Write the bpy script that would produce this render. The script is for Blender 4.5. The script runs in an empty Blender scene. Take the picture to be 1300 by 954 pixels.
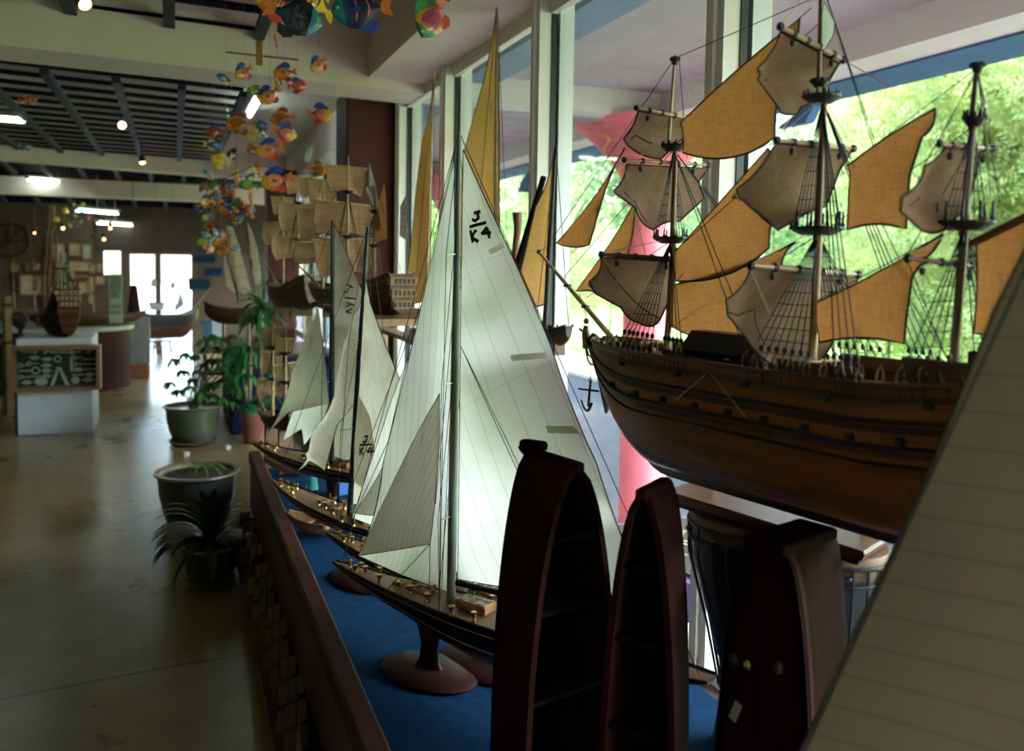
import bpy, math, random
from mathutils import Vector, Matrix, noise
from mathutils.geometry import delaunay_2d_cdt
V=Vector; PI=math.pi; rad=math.radians
random.seed(7)
SC=bpy.context.scene
COL=SC.collection
# ---------------------------------------------------------------- camera model (1300x954 frame)
PSI,TAU,RHO,FPX=rad(21.27),rad(3.44),.016,1100.
CF=V((math.sin(PSI)*math.cos(TAU),math.cos(PSI)*math.cos(TAU),-math.sin(TAU)))
_r=V((math.cos(PSI),-math.sin(PSI),0)); _u=_r.cross(CF)
CR=math.cos(RHO)*_r+math.sin(RHO)*_u; CU=-math.sin(RHO)*_r+math.cos(RHO)*_u
CC=V((0,0,1.7))
def ray(x,y): return FPX*CF+(x-650)*CR-(y-400)*CU
def on(ax,v,x,y):
    d=ray(x,y); return CC+d*((v-CC[ax])/d[ax])
def atd(x,y,dist):
    return CC+ray(x,y).normalized()*dist
class Fr:
    """a model's own frame: s along its heading, l to its side, z up (metres above the floor)"""
    def __init__(s,x,y,ang,z=0):
        a=rad(ang); s.o=V((x,y,z)); s.d=V((-math.sin(a),math.cos(a),0)); s.p=V((math.cos(a),math.sin(a),0)); s.ang=ang
    def __call__(s,a,l,z): return s.o+s.d*a+s.p*l+V((0,0,z))
    def fa(s,px,py,l=0):      # meet the fore-and-aft plane
        r=ray(px,py); return CC+r*(((s.o-CC).dot(s.p)+l)/r.dot(s.p))
    def cr(s,px,py,a=0):      # meet the cross plane at station a
        r=ray(px,py); return CC+r*(((s.o-CC).dot(s.d)+a)/r.dot(s.d))
    def loc(s,P): q=P-s.o; return (q.dot(s.d),q.dot(s.p),q.z)
# ---------------------------------------------------------------- objects
ORG={}
def tag(o,label=None,cat=None,group=None,kind=None):
    if label:o['label']=label
    if cat:o['category']=cat
    if group:o['group']=group
    if kind:o['kind']=kind
    return o
def thing(name,loc,label,cat,group=None,rz=0):
    o=bpy.data.objects.new(name,None); o.location=loc; o.rotation_euler=(0,0,rz); o.empty_display_size=.05
    COL.objects.link(o); ORG[o.name]=V(loc); tag(o,label,cat,group); return o
class MB:
    def __init__(s): s.v=[];s.f=[];s.mi=[];s.uv={};s.cur=0
    def add(s,vs,fs):
        n=len(s.v); s.v+= [tuple(v) for v in vs]; s.f+=[tuple(i+n for i in f) for f in fs]; s.mi+=[s.cur]*len(fs); return s
    def box(s,c,d,rz=0,M=None):
        c=V(c);hx,hy,hz=d[0]/2,d[1]/2,d[2]/2
        R=M if M else Matrix.Rotation(rz,3,'Z')
        vs=[c+R@V((a*hx,b*hy,e*hz)) for e in(-1,1) for b in(-1,1) for a in(-1,1)]
        return s.add(vs,[(0,2,3,1),(4,5,7,6),(0,1,5,4),(2,6,7,3),(0,4,6,2),(1,3,7,5)])
    def b2(s,x0,y0,z0,x1,y1,z1): return s.box(((x0+x1)/2,(y0+y1)/2,(z0+z1)/2),(abs(x1-x0),abs(y1-y0),abs(z1-z0)))
    def hexa(s,vs): return s.add(vs,[(0,2,3,1),(4,5,7,6),(0,1,5,4),(2,6,7,3),(0,4,6,2),(1,3,7,5)])
    def bev(s,c,d,b,rz=0):
        """box with chamfered vertical and top edges"""
        c=V(c);R=Matrix.Rotation(rz,3,'Z');hx,hy,hz=d[0]/2,d[1]/2,d[2]/2
        def ring(ix,z):
            x,y=hx-ix,hy-ix;q=min(b,x*.5,y*.5)
            return [c+R@V(p) for p in((-x+q,-y,z),(x-q,-y,z),(x,-y+q,z),(x,y-q,z),(x-q,y,z),(-x+q,y,z),(-x,y-q,z),(-x,-y+q,z))]
        rs=[ring(b,-hz),ring(0,-hz+b),ring(0,hz-b),ring(b,hz)]
        return s.rings(rs,True)
    def rings(s,rs,cap=True,close=True):
        n=len(rs[0]);vs=[p for r in rs for p in r];fs=[]
        for i in range(len(rs)-1):
            for j in range(n if close else n-1):
                k=(j+1)%n;fs.append((i*n+j,i*n+k,(i+1)*n+k,(i+1)*n+j))
        if cap: fs.append(tuple(range(n))[::-1]);fs.append(tuple(range((len(rs)-1)*n,len(rs)*n)))
        return s.add(vs,fs)
    def tube(s,pts,r,n=6,cap=True):
        pts=[V(p) for p in pts];rs=[];m=len(pts)
        if not hasattr(r,'__len__'): r=[r]*m
        a=None
        for i,p in enumerate(pts):
            t=(pts[min(i+1,m-1)]-pts[max(i-1,0)])
            if t.length<1e-9:t=V((0,0,1))
            t.normalize()
            if a is None: a=t.orthogonal().normalized()
            a=(a-t*a.dot(t)); a=a.normalized() if a.length>1e-6 else t.orthogonal().normalized()
            b=t.cross(a)
            rs.append([p+(a*math.cos(2*PI*k/n)+b*math.sin(2*PI*k/n))*r[i] for k in range(n)])
        return s.rings(rs,cap)
    def lathe(s,prof,c=(0,0,0),n=20,M=None,cap=True,sx=1,sy=1):
        c=V(c);rs=[]
        for r,z in prof:
            rs.append([c+((M@V((r*sx*math.cos(2*PI*k/n),r*sy*math.sin(2*PI*k/n),z))) if M else V((r*sx*math.cos(2*PI*k/n),r*sy*math.sin(2*PI*k/n),z))) for k in range(n)])
        return s.rings(rs,cap)
    def ball(s,c,r,n=8,m=6,sc=(1,1,1)):
        rs=[]
        for i in range(m+1):
            a=PI*i/m; q=max(math.sin(a),.02)
            rs.append([V(c)+V((r*q*math.cos(2*PI*k/n)*sc[0],r*q*math.sin(2*PI*k/n)*sc[1],-r*math.cos(a)*sc[2])) for k in range(n)])
        return s.rings(rs,True)
    def prism(s,poly,off):
        """extrude a planar polygon of 3-D points by off"""
        off=V(off);n=len(poly);p=[V(q) for q in poly]
        s.add(p+[q+off for q in p],[tuple(range(n))[::-1],tuple(range(n,2*n))]+[(i,(i+1)%n,n+(i+1)%n,n+i) for i in range(n)])
        return s
    def torus(s,c,R,r,A,B,n=24,m=6):
        c=V(c);N=A.cross(B);rs=[]
        vs=[];fs=[]
        for i in range(n):
            t=2*PI*i/n;u=A*math.cos(t)+B*math.sin(t)
            for j in range(m):
                q=2*PI*j/m;vs.append(c+u*(R+r*math.cos(q))+N*r*math.sin(q))
        for i in range(n):
            for j in range(m):
                fs.append((i*m+j,((i+1)%n)*m+j,((i+1)%n)*m+(j+1)%m,i*m+(j+1)%m))
        return s.add(vs,fs)
    def build(s,name,mat,parent=None,smooth=False,uv=None,label=None,kind=None):
        me=bpy.data.meshes.new(name); o0=ORG.get(parent.name,V()) if parent else V()
        me.from_pydata([(v[0]-o0[0],v[1]-o0[1],v[2]-o0[2]) for v in s.v],[],s.f)
        for m in (mat if isinstance(mat,(list,tuple)) else [mat]): me.materials.append(m)
        if any(s.mi):
            me.polygons.foreach_set('material_index',s.mi)
        if smooth:
            me.polygons.foreach_set('use_smooth',[True]*len(me.polygons))
            try: me.set_sharp_from_angle(angle=rad(smooth if smooth>1 else 45))
            except Exception: pass
        if uv:
            l=me.uv_layers.new(name='UVMap')
            for lp in me.loops: l.data[lp.index].uv=uv[lp.vertex_index]
        me.validate(); me.update()
        o=bpy.data.objects.new(name,me); COL.objects.link(o)
        if parent: o.parent=parent
        ORG[o.name]=o0.copy()
        if label:o['label']=label
        if kind:o['kind']=kind
        return o
def struct(name,mb,mat,smooth=False):
    o=mb.build(name,mat,None,smooth); o['kind']='structure'; return o
def solo(name,mb,mat,label,cat,group=None,smooth=False,kind=None,uv=None):
    o=mb.build(name,mat,None,smooth,uv=uv); return tag(o,label,cat,group,kind)
def copy_tree(o,parent=None):
    c=o.copy(); COL.objects.link(c)
    if parent: c.parent=parent
    for ch in list(o.children): copy_tree(ch,c)
    return c
# ---------------------------------------------------------------- materials
MT={}
def _new(name):
    m=bpy.data.materials.new(name); m.use_nodes=True; nt=m.node_tree; nt.nodes.clear()
    out=nt.nodes.new('ShaderNodeOutputMaterial'); return m,nt,out
def N(nt,t,**k):
    n=nt.nodes.new(t)
    for a,b in k.items():
        if a in n.inputs: n.inputs[a].default_value=b
        else: setattr(n,a,b)
    return n
def rgba(c): return (c[0],c[1],c[2],1)
def mixc(nt,f,a,b,mode='MIX'):
    n=nt.nodes.new('ShaderNodeMix'); n.data_type='RGBA'; n.blend_type=mode
    for s,val in ((n.inputs[0],f),(n.inputs[6],a),(n.inputs[7],b)):
        if isinstance(val,bpy.types.NodeSocket): nt.links.new(val,s)
        elif hasattr(val,'__len__'): s.default_value=rgba(val)
        else: s.default_value=val
    return n.outputs[2]
def math_(nt,op,a,b=0,c=0):
    n=nt.nodes.new('ShaderNodeMath'); n.operation=op
    for s,val in zip(n.inputs,(a,b,c)):
        if isinstance(val,bpy.types.NodeSocket): nt.links.new(val,s)
        else: s.default_value=val
    return n.outputs[0]
def coords(nt,kind='Object',scale=(1,1,1),rot=(0,0,0)):
    tc=nt.nodes.new('ShaderNodeTexCoord'); mp=nt.nodes.new('ShaderNodeMapping')
    mp.inputs['Scale'].default_value=scale; mp.inputs['Rotation'].default_value=rot
    nt.links.new(tc.outputs[kind],mp.inputs['Vector']); return mp.outputs[0]
def nz(nt,vec,scale,detail=3,rough=.5):
    n=N(nt,'ShaderNodeTexNoise',Scale=scale,Detail=detail,Roughness=rough); nt.links.new(vec,n.inputs['Vector']); return n.outputs['Fac']
def ramp(nt,fac,stops,interp='LINEAR'):
    r=nt.nodes.new('ShaderNodeValToRGB'); r.color_ramp.interpolation=interp
    e=r.color_ramp.elements
    while len(e)<len(stops): e.new(.5)
    for i,(p,c) in enumerate(stops): e[i].position=p; e[i].color=rgba(c) if hasattr(c,'__len__') else (c,c,c,1)
    nt.links.new(fac,r.inputs[0]); return r.outputs[0]
def sc_(c,k): return tuple(min(1,x*k) for x in c)
def pm(name,c,rough=.6,metal=0,var=.18,vs=8,bump=0,bs=60,grain=None,spec=.5,trans=0,em=None,ems=0,coat=0,c2=None):
    """general procedural surface: base colour broken by noise, optional grain stretched along an axis"""
    if name in MT: return MT[name]
    m,nt,out=_new(name); b=nt.nodes.new('ShaderNodeBsdfPrincipled'); nt.links.new(b.outputs[0],out.inputs[0])
    v=coords(nt,'Object',grain or (1,1,1)); f=nz(nt,v,vs,4)
    f=math_(nt,'MULTIPLY_ADD',math_(nt,'SUBTRACT',f,.5),2.2,.5)
    f=math_(nt,'MINIMUM',math_(nt,'MAXIMUM',f,0),1)
    col=mixc(nt,f,sc_(c,1-var),c2 if c2 else sc_(c,1+var)); nt.links.new(col,b.inputs['Base Color'])
    b.inputs['Roughness'].default_value=rough; b.inputs['Metallic'].default_value=metal
    b.inputs['Specular IOR Level'].default_value=spec
    if coat: b.inputs['Coat Weight'].default_value=coat
    if em: b.inputs['Emission Color'].default_value=rgba(em); b.inputs['Emission Strength'].default_value=ems
    if bump:
        bp=N(nt,'ShaderNodeBump',Strength=bump,Distance=.01); nt.links.new(nz(nt,v,bs,3),bp.inputs['Height']); nt.links.new(bp.outputs[0],b.inputs['Normal'])
    if trans:
        t=nt.nodes.new('ShaderNodeBsdfTranslucent'); nt.links.new(col,t.inputs[0]); mx=N(nt,'ShaderNodeMixShader',Fac=trans)
        nt.links.new(b.outputs[0],mx.inputs[1]); nt.links.new(t.outputs[0],mx.inputs[2]); nt.links.new(mx.outputs[0],out.inputs[0])
    MT[name]=m; return m
def emit(name,c,s):
    if name in MT: return MT[name]
    m,nt,out=_new(name); e=N(nt,'ShaderNodeEmission',Color=rgba(c),Strength=s); nt.links.new(e.outputs[0],out.inputs[0]); MT[name]=m; return m
def glassm(name='window_glass',refl=.06,tint=(.93,.97,.97)):
    if name in MT: return MT[name]
    m,nt,out=_new(name); t=N(nt,'ShaderNodeBsdfTransparent',Color=rgba(tint)); g=N(nt,'ShaderNodeBsdfGlossy',Roughness=.01)
    lw=N(nt,'ShaderNodeLayerWeight',Blend=.5); mx=nt.nodes.new('ShaderNodeMixShader')
    nt.links.new(math_(nt,'MULTIPLY_ADD',math_(nt,'POWER',lw.outputs['Facing'],5),.5,.018),mx.inputs[0]); nt.links.new(t.outputs[0],mx.inputs[1]); nt.links.new(g.outputs[0],mx.inputs[2]); nt.links.new(mx.outputs[0],out.inputs[0])
    MT[name]=m; return m
def cloth(name,c,trans=.5,seam=None,weave=0,dirt=.12,stain=None):
    """sail cloth; seam=(angle,spacing,width,darkness) draws sewn panel lines from the UV map (metres)"""
    if name in MT: return MT[name]
    m,nt,out=_new(name); tc=nt.nodes.new('ShaderNodeTexCoord'); uv=tc.outputs['UV']; ob=tc.outputs['Object']
    col=mixc(nt,nz(nt,ob,9,4),sc_(c,1-dirt),sc_(c,1+dirt*.4))
    if stain: col=mixc(nt,ramp(nt,nz(nt,ob,3.5,5,.65),[(.45,0),(.7,1)]),col,stain)
    for sm in (seam or []):
        ang,sp,w,dk=sm
        mp=nt.nodes.new('ShaderNodeMapping'); mp.inputs['Rotation'].default_value=(0,0,rad(ang)); nt.links.new(uv,mp.inputs[0])
        sx=nt.nodes.new('ShaderNodeSeparateXYZ'); nt.links.new(mp.outputs[0],sx.inputs[0])
        fr=math_(nt,'FRACT',math_(nt,'DIVIDE',sx.outputs[0],sp)); ln=math_(nt,'LESS_THAN',fr,w/sp)
        col=mixc(nt,math_(nt,'MULTIPLY',ln,dk),col,sc_(c,.25))
    h=None
    if weave:
        for ax in (0,1):
            mp=nt.nodes.new('ShaderNodeMapping'); mp.inputs['Scale'].default_value=(weave,weave*.06,1) if ax==0 else (weave*.06,weave,1)
            nt.links.new(uv,mp.inputs[0]); f=nz(nt,mp.outputs[0],1,2)
            col=mixc(nt,math_(nt,'MULTIPLY',ramp(nt,f,[(.42,0),(.62,1)]),.4),col,sc_(c,.5))
            h=f
    d=N(nt,'ShaderNodeBsdfDiffuse',Roughness=.6); t=nt.nodes.new('ShaderNodeBsdfTranslucent'); mx=N(nt,'ShaderNodeMixShader',Fac=trans)
    nt.links.new(col,d.inputs[0]); nt.links.new(col,t.inputs[0]); nt.links.new(d.outputs[0],mx.inputs[1]); nt.links.new(t.outputs[0],mx.inputs[2]); nt.links.new(mx.outputs[0],out.inputs[0])
    bp=N(nt,'ShaderNodeBump',Strength=.25,Distance=.01); nt.links.new(h if h else nz(nt,ob,25,3),bp.inputs['Height'])
    nt.links.new(bp.outputs[0],d.inputs['Normal'])
    MT[name]=m; return m
def bandm(name,stops,rough=.35,plank=0,ax=1,c2=None,spec=.5):
    """surface whose colour changes in bands over the UV v coordinate (0 keel .. 1 rail); plank = number of strakes"""
    if name in MT: return MT[name]
    m,nt,out=_new(name); b=nt.nodes.new('ShaderNodeBsdfPrincipled'); nt.links.new(b.outputs[0],out.inputs[0])
    tc=nt.nodes.new('ShaderNodeTexCoord'); sx=nt.nodes.new('ShaderNodeSeparateXYZ'); nt.links.new(tc.outputs['UV'],sx.inputs[0])
    v=sx.outputs[ax]; u=sx.outputs[1-ax]
    col=ramp(nt,v,stops,'CONSTANT')
    if plank:
        k=math_(nt,'MULTIPLY',v,plank); fl=math_(nt,'FLOOR',k); fr=math_(nt,'FRACT',k)
        cb=nt.nodes.new('ShaderNodeCombineXYZ'); nt.links.new(math_(nt,'FLOOR',math_(nt,'ADD',math_(nt,'MULTIPLY',u,3.3),math_(nt,'MULTIPLY',fl,.37))),cb.inputs[0]); nt.links.new(fl,cb.inputs[1])
        wn=nt.nodes.new('ShaderNodeTexWhiteNoise'); nt.links.new(cb.outputs[0],wn.inputs[0])
        col=mixc(nt,1,col,ramp(nt,wn.outputs[0],[(0,.55),(1,1.0)]),'MULTIPLY')
        col=mixc(nt,math_(nt,'MULTIPLY',math_(nt,'LESS_THAN',fr,.08),.45),col,(.01,.006,.004))
    mp=nt.nodes.new('ShaderNodeMapping'); mp.inputs['Scale'].default_value=(6,60,1) if ax==1 else (60,6,1); nt.links.new(tc.outputs['UV'],mp.inputs[0])
    col=mixc(nt,.5,col,ramp(nt,nz(nt,mp.outputs[0],2,3),[(.3,.6),(.7,1)]),'MULTIPLY')
    nt.links.new(col,b.inputs['Base Color']); b.inputs['Roughness'].default_value=rough; b.inputs['Specular IOR Level'].default_value=spec
    MT[name]=m; return m
# ---------------------------------------------------------------- shared shapes
def arcs(pts):
    """pixel outline; a third value bows the edge to the next point by that many pixels"""
    o=[];n=len(pts)
    for i,p in enumerate(pts):
        q=pts[(i+1)%n];o.append((p[0],p[1]))
        if len(p)>2 and p[2]:
            dx,dy=q[0]-p[0],q[1]-p[1];L=math.hypot(dx,dy)
            for k in range(1,7):
                t=k/7;s=4*t*(1-t)*p[2]; o.append((p[0]+dx*t+dy/L*s,p[1]+dy*t-dx/L*s))
    return o
def sail(name,P,mat,parent,e1,belly,h=.03,rope=None,rr=.0022,wr=.004,marks=None,mmat=None,mr=.003,label=None,mname='sail_number'):
    """cloth mesh inside outline P (3-D points in one vertical plane through P[0] spanned by e1 and up)"""
    o=P[0].copy();up=V((0,0,1));e1=V(e1).normalized();nrm=e1.cross(up);belly=V(belly)
    p2=[V(((q-o).dot(e1),(q-o).z)) for q in P]
    q2=[]
    for i,a in enumerate(p2):
        b=p2[(i+1)%len(p2)];m=max(1,int((b-a).length/h))
        for k in range(m): q2.append(a.lerp(b,k/m))
    n=len(q2)
    def inside(x,y):
        c=False
        for i in range(n):
            a=q2[i];b=q2[i-1]
            if (a.y>y)!=(b.y>y) and x<(b.x-a.x)*(y-a.y)/(b.y-a.y)+a.x: c=not c
        return c
    def dist(x,y):
        d=9
        for i in range(n):
            a=q2[i]; d=min(d,(a.x-x)**2+(a.y-y)**2)
        return math.sqrt(d)
    x0=min(a.x for a in q2);x1=max(a.x for a in q2);y0=min(a.y for a in q2);y1=max(a.y for a in q2)
    ins=[]
    yy=y0+h*.5;row=0
    while yy<y1:
        xx=x0+(h/2 if row%2 else 0)
        while xx<x1:
            if inside(xx,yy) and dist(xx,yy)>h*.55: ins.append(V((xx,yy)))
            xx+=h
        yy+=h*.87;row+=1
    vs=q2+ins
    r=delaunay_2d_cdt(vs,[(i,(i+1)%n) for i in range(n)],[],1,1e-5)
    dm=max([dist(a.x,a.y) for a in ins] or [h])
    def f(x,y):
        d=min(1,dist(x,y)/dm) if inside(x,y) else 0
        return math.sin(d*PI/2)
    seed=random.random()*50
    def pos(x,y):
        k=f(x,y); w=noise.noise(V((x*7+seed,y*3,seed)))*wr*(.3+k)+noise.noise(V((x*2+seed,y*2,seed)))*wr*2*(.2+k)
        return o+e1*x+up*y+belly*k+nrm*w
    mb=MB();mb.add([pos(a.x,a.y) for a in r[0]],[tuple(t) for t in r[2]])
    ob=mb.build(name,mat,parent,smooth=179,uv=[(a.x,a.y) for a in r[0]],label=label)
    if rope:
        rb=MB();ring=[pos(a.x,a.y) for a in q2];rb.tube(ring+[ring[0]],rr,4,False); rb.build('bolt_rope',rope,ob)
    if marks:
        k=MB();cam=(CC-o);sg=1 if nrm.dot(cam)>0 else -1
        for st in marks:
            pts=[]
            for a,b in zip(st,st[1:]):
                for j in range(4):
                    q=a.lerp(b,j/4);pts.append(q)
            pts.append(st[-1])
            for a,b in zip(pts,pts[1:]):
                A=pos((a-o).dot(e1),(a-o).z);B=pos((b-o).dot(e1),(b-o).z);t=(B-A)
                if t.length<1e-6: continue
                t.normalize();w=nrm.cross(t).normalized()*mr;A=A-t*mr*.4;B=B+t*mr*.4
                for g in (1,-1):
                    of=nrm*.0012*g
                    k.add([A+w+of,A-w+of,B-w+of,B+w+of],[(0,1,2,3)])
        k.build(mname,mmat,ob)
    return ob
def hullgrid(fr,st,M=12,n1=2.0,z0=0):
    """closed hull shell from stations (s,zk,zs,b[,n]) bow first"""
    rows=[];uv=[]
    for i,q in enumerate(st):
        s,zk,zs,b=q[:4];e=q[4] if len(q)>4 else n1
        row=[]
        for j in range(-M,M+1):
            t=abs(j)/M; y=b*(1-(1-t)**e)**(1/e); z=zk+(zs-zk)*t**1.15
            row.append(fr(s,y*(1 if j>0 else -1) if j else 0,z)); uv.append((s,t))
        rows.append(row)
    mb=MB();mb.rings(rows,False,False)
    n=2*M+1
    mb.f.append(tuple(range(n))); mb.mi.append(0); mb.f.append(tuple(range((len(rows)-1)*n,len(rows)*n))[::-1]); mb.mi.append(0)
    return mb,uv
def deckgrid(fr,st,dz=-.006,w=.97,camber=0):
    mb=MB();uv=[];rows=[]
    for q in st:
        s,zk,zs,b=q[:4]
        rows.append([fr(s,b*w*k/3,zs+dz+camber*(1-(k/3)**2)) for k in range(-3,4)]);uv+=[(s,(k/3)*b*w) for k in range(-3,4)]
    mb.rings(rows,False,False); return mb,uv
def rail(fr,st,r=.003,dz=.003,inset=1.0):
    mb=MB()
    for sg in (-1,1): mb.tube([fr(q[0],sg*q[3]*inset,q[2]+dz) for q in st],r,5)
    return mb
def catm(pts,n=6):
    o=[];m=len(pts);pts=[V(p) for p in pts]
    for i in range(m-1):
        a,b,c,d=pts[max(i-1,0)],pts[i],pts[i+1],pts[min(i+2,m-1)]
        for k in range(n):
            t=k/n;o.append(.5*((2*b)+(c-a)*t+(2*a-5*b+4*c-d)*t*t+(3*b-a-3*c+d)*t**3))
    o.append(pts[-1]);return o
def leaf(mb,a,dirv,L,w,droop,n=6,fold=.15,up=V((0,0,1))):
    """a strap leaf: starts at a along dirv, bends down by droop"""
    d=V(dirv).normalized();p=V(a);row=[]
    side=d.cross(up);side=side.normalized() if side.length>1e-4 else V((1,0,0))
    for i in range(n+1):
        t=i/n;ww=w*math.sin(PI*min(1,(.12+t*.88)))**.7*(1 if t<1 else 0)
        nn=side.cross(d)
        row.append([p-side*ww+nn*ww*fold,p.copy(),p+side*ww+nn*ww*fold])
        d=(d+V((0,0,-droop/n))).normalized();p=p+d*(L/n)
    mb.rings(row,False,False)
# ================================================================ ROOM SHELL
WX=1.54; WT=2.87; SL=.43; ZB=2.79; ZG=3.04; ZC=3.22; YB=16.3
m_wall=pm('painted_wall',(.68,.57,.52),.8,vs=2,var=.08,bump=.05)
m_ceil=pm('ceiling_slab_paint',(.52,.47,.41),.85,vs=2,var=.08)
m_beam=pm('beam_paint',(.76,.63,.565),.75,vs=3,var=.07,bump=.04)
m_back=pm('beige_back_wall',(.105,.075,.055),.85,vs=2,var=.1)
m_cdark=pm('counter_maroon',(.035,.009,.008),.6,vs=5,var=.2,spec=.12)
m_maroon=pm('maroon_panel',(.085,.024,.020),.6,vs=5,var=.2,grain=(1,1,.15),spec=.2)
m_alu=pm('window_frame_alu',(.80,.78,.72),.5,vs=6,var=.05)
m_black=pm('black_rubber',(.012,.012,.014),.5)
m_lat=pm('dark_lattice',(.035,.038,.045),.6,var=.3,vs=6)
m_dwood=pm('dark_redwood',(.060,.022,.014),.38,grain=(.6,8,8),var=.35,bump=.05)
m_rwood=pm('rail_mahogany',(.050,.016,.011),.55,grain=(8,.6,8),var=.3,bump=.04,spec=.2)
m_brass=pm('brass',(.62,.42,.16),.25,metal=1,var=.1)
m_steel=pm('steel',(.5,.5,.5),.3,metal=1)
m_rope=pm('tan_rope',(.42,.31,.17),.8)
m_navy=pm('dark_line',(.012,.016,.035),.6)
m_dkline=pm('black_line',(.010,.010,.012),.7)
# floor: worn sealed concrete
def floor_mat():
    m,nt,out=_new('sealed_concrete'); b=nt.nodes.new('ShaderNodeBsdfPrincipled'); nt.links.new(b.outputs[0],out.inputs[0])
    v=coords(nt,'Object'); a=nz(nt,v,.9,6,.6); c=nz(nt,v,5,5,.6); d=nz(nt,v,26,3,.6)
    col=ramp(nt,a,[(.3,(.24,.17,.06)),(.52,(.31,.23,.095)),(.7,(.36,.285,.14))])
    col=mixc(nt,.55,col,ramp(nt,c,[(.3,.62),(.65,1.1)]),'MULTIPLY'); col=mixc(nt,.25,col,ramp(nt,d,[(.35,.6),(.6,1)]),'MULTIPLY')
    sx=nt.nodes.new('ShaderNodeSeparateXYZ'); nt.links.new(v,sx.inputs[0])
    # cast joints across the floor, wandering a little
    w=math_(nt,'MULTIPLY_ADD',math_(nt,'SUBTRACT',nz(nt,v,2.2,4),.5),.05,sx.outputs[1])
    w=math_(nt,'ADD',w,math_(nt,'MULTIPLY',sx.outputs[0],-.10))
    j=math_(nt,'ABSOLUTE',math_(nt,'SUBTRACT',math_(nt,'FRACT',math_(nt,'DIVIDE',math_(nt,'ADD',w,-1.02),2.75)),.5))
    jl=math_(nt,'GREATER_THAN',j,.4965); col=mixc(nt,math_(nt,'MULTIPLY',jl,.7),col,(.03,.025,.015))
    vo=nt.nodes.new('ShaderNodeTexVoronoi'); vo.feature='DISTANCE_TO_EDGE'; vo.inputs['Scale'].default_value=.9
    vv=nt.nodes.new('ShaderNodeVectorMath'); vv.operation='MULTIPLY_ADD'; vv.inputs[1].default_value=(.3,.3,.3)
    nn=N(nt,'ShaderNodeTexNoise',Scale=2.5,Detail=5); nt.links.new(v,nn.inputs[0]); nt.links.new(nn.outputs['Color'],vv.inputs[0]); nt.links.new(v,vv.inputs[2]); nt.links.new(vv.outputs[0],vo.inputs[0])
    col=mixc(nt,math_(nt,'MULTIPLY',math_(nt,'LESS_THAN',vo.outputs[0],.003),.2),col,(.04,.032,.018))
    nt.links.new(col,b.inputs['Base Color']); nt.links.new(ramp(nt,a,[(.3,.26),(.7,.32)]),b.inputs['Roughness'])
    bp=N(nt,'ShaderNodeBump',Strength=.10,Distance=.01); nt.links.new(nz(nt,v,6,4),bp.inputs['Height']); nt.links.new(bp.outputs[0],b.inputs['Normal']); b.inputs['Specular IOR Level'].default_value=.7
    return m
LX=-6.5
struct('floor',MB().b2(LX,-1.6,-.12,WX+.12,YB+.3,0),floor_mat())
struct('ceiling',MB().b2(LX,-1.6,ZC,WX+.12,YB+.3,ZC+.15),m_ceil)
struct('wall_left',MB().b2(LX-.12,-1.6,-.1,LX,YB+.3,ZC),m_wall)
struct('wall_front',MB().b2(LX,-1.72,-.1,WX+.12,-1.6,ZC),m_wall)
# window wall: sill wall below, lintel above, short blank end, maroon piers at the beams
w=MB(); w.b2(WX,-1.6,-.6,WX+.14,YB,SL-.03); w.b2(WX,-1.6,WT+.03,WX+.14,YB,ZC); w.b2(WX,6.2,SL-.03,WX+.14,6.62,WT+.03)
struct('wall_right',w,m_wall)
# boxed beam running above the windows
BX=1.14
struct('trim_1',MB().b2(BX,-1.6,ZB+.06,WX,5.6,ZC),m_beam)
# cross beams, a few degrees askew as the photo shows
def beam(n,a,b,dep,bot=ZB,top=ZC):
    A=on(2,bot,*a);B=on(2,bot,*b); k=(B.y-A.y)/(B.x-A.x)
    y=lambda x:A.y+k*(x-A.x); x0,x1=LX,WX
    ys=[(x0,y(x0)),(x1,y(x1)),(x0,y(x0)+dep),(x1,y(x1)+dep)]
    mb=MB().hexa([(x,yy,bot) for x,yy in ys]+[(x,yy,top) for x,yy in ys]); struct(n,mb,m_beam); return y
yA=beam('trim_2',(0,57),(453,109),.42)
yB=beam('trim_3',(0,203),(260,223),.22,2.85)
struct('trim_4',MB().hexa([(LX,14.95,2.62),(WX,15.15,2.62),(LX,15.2,2.62),(WX,15.4,2.62),(LX,14.95,2.89),(WX,15.15,2.89),(LX,15.2,2.89),(WX,15.4,2.89)]),m_beam)
yN=lambda x:1.2-.12*x
mb=MB().hexa([(x,yN(x)+d,ZB) for d in(0,.42) for x in(LX,WX)]+[(x,yN(x)+d,ZC) for d in(0,.42) for x in(LX,WX)]); struct('trim_5',mb,m_beam)
# maroon piers
for i,(x0,y0,y1) in enumerate(((1.13,6.16,6.6),(1.16,12.0,12.5))):
    struct('trim_%d'%(6+i),MB().bev(((x0+WX)/2,(y0+y1)/2,1.45),(WX-x0,y1-y0,2.9),.012),m_maroon)
# rusty conduits beside the first pier
c=MB(); c.tube([(1.12,5.66,ZC),(1.12,5.66,ZB+.02)],.012,8); c.tube([(1.525,6.13,ZB),(1.525,6.13,SL)],.015,8)
struct('trim_8',c,pm('conduit',(.42,.36,.27),.6,var=.3,vs=12))
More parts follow.
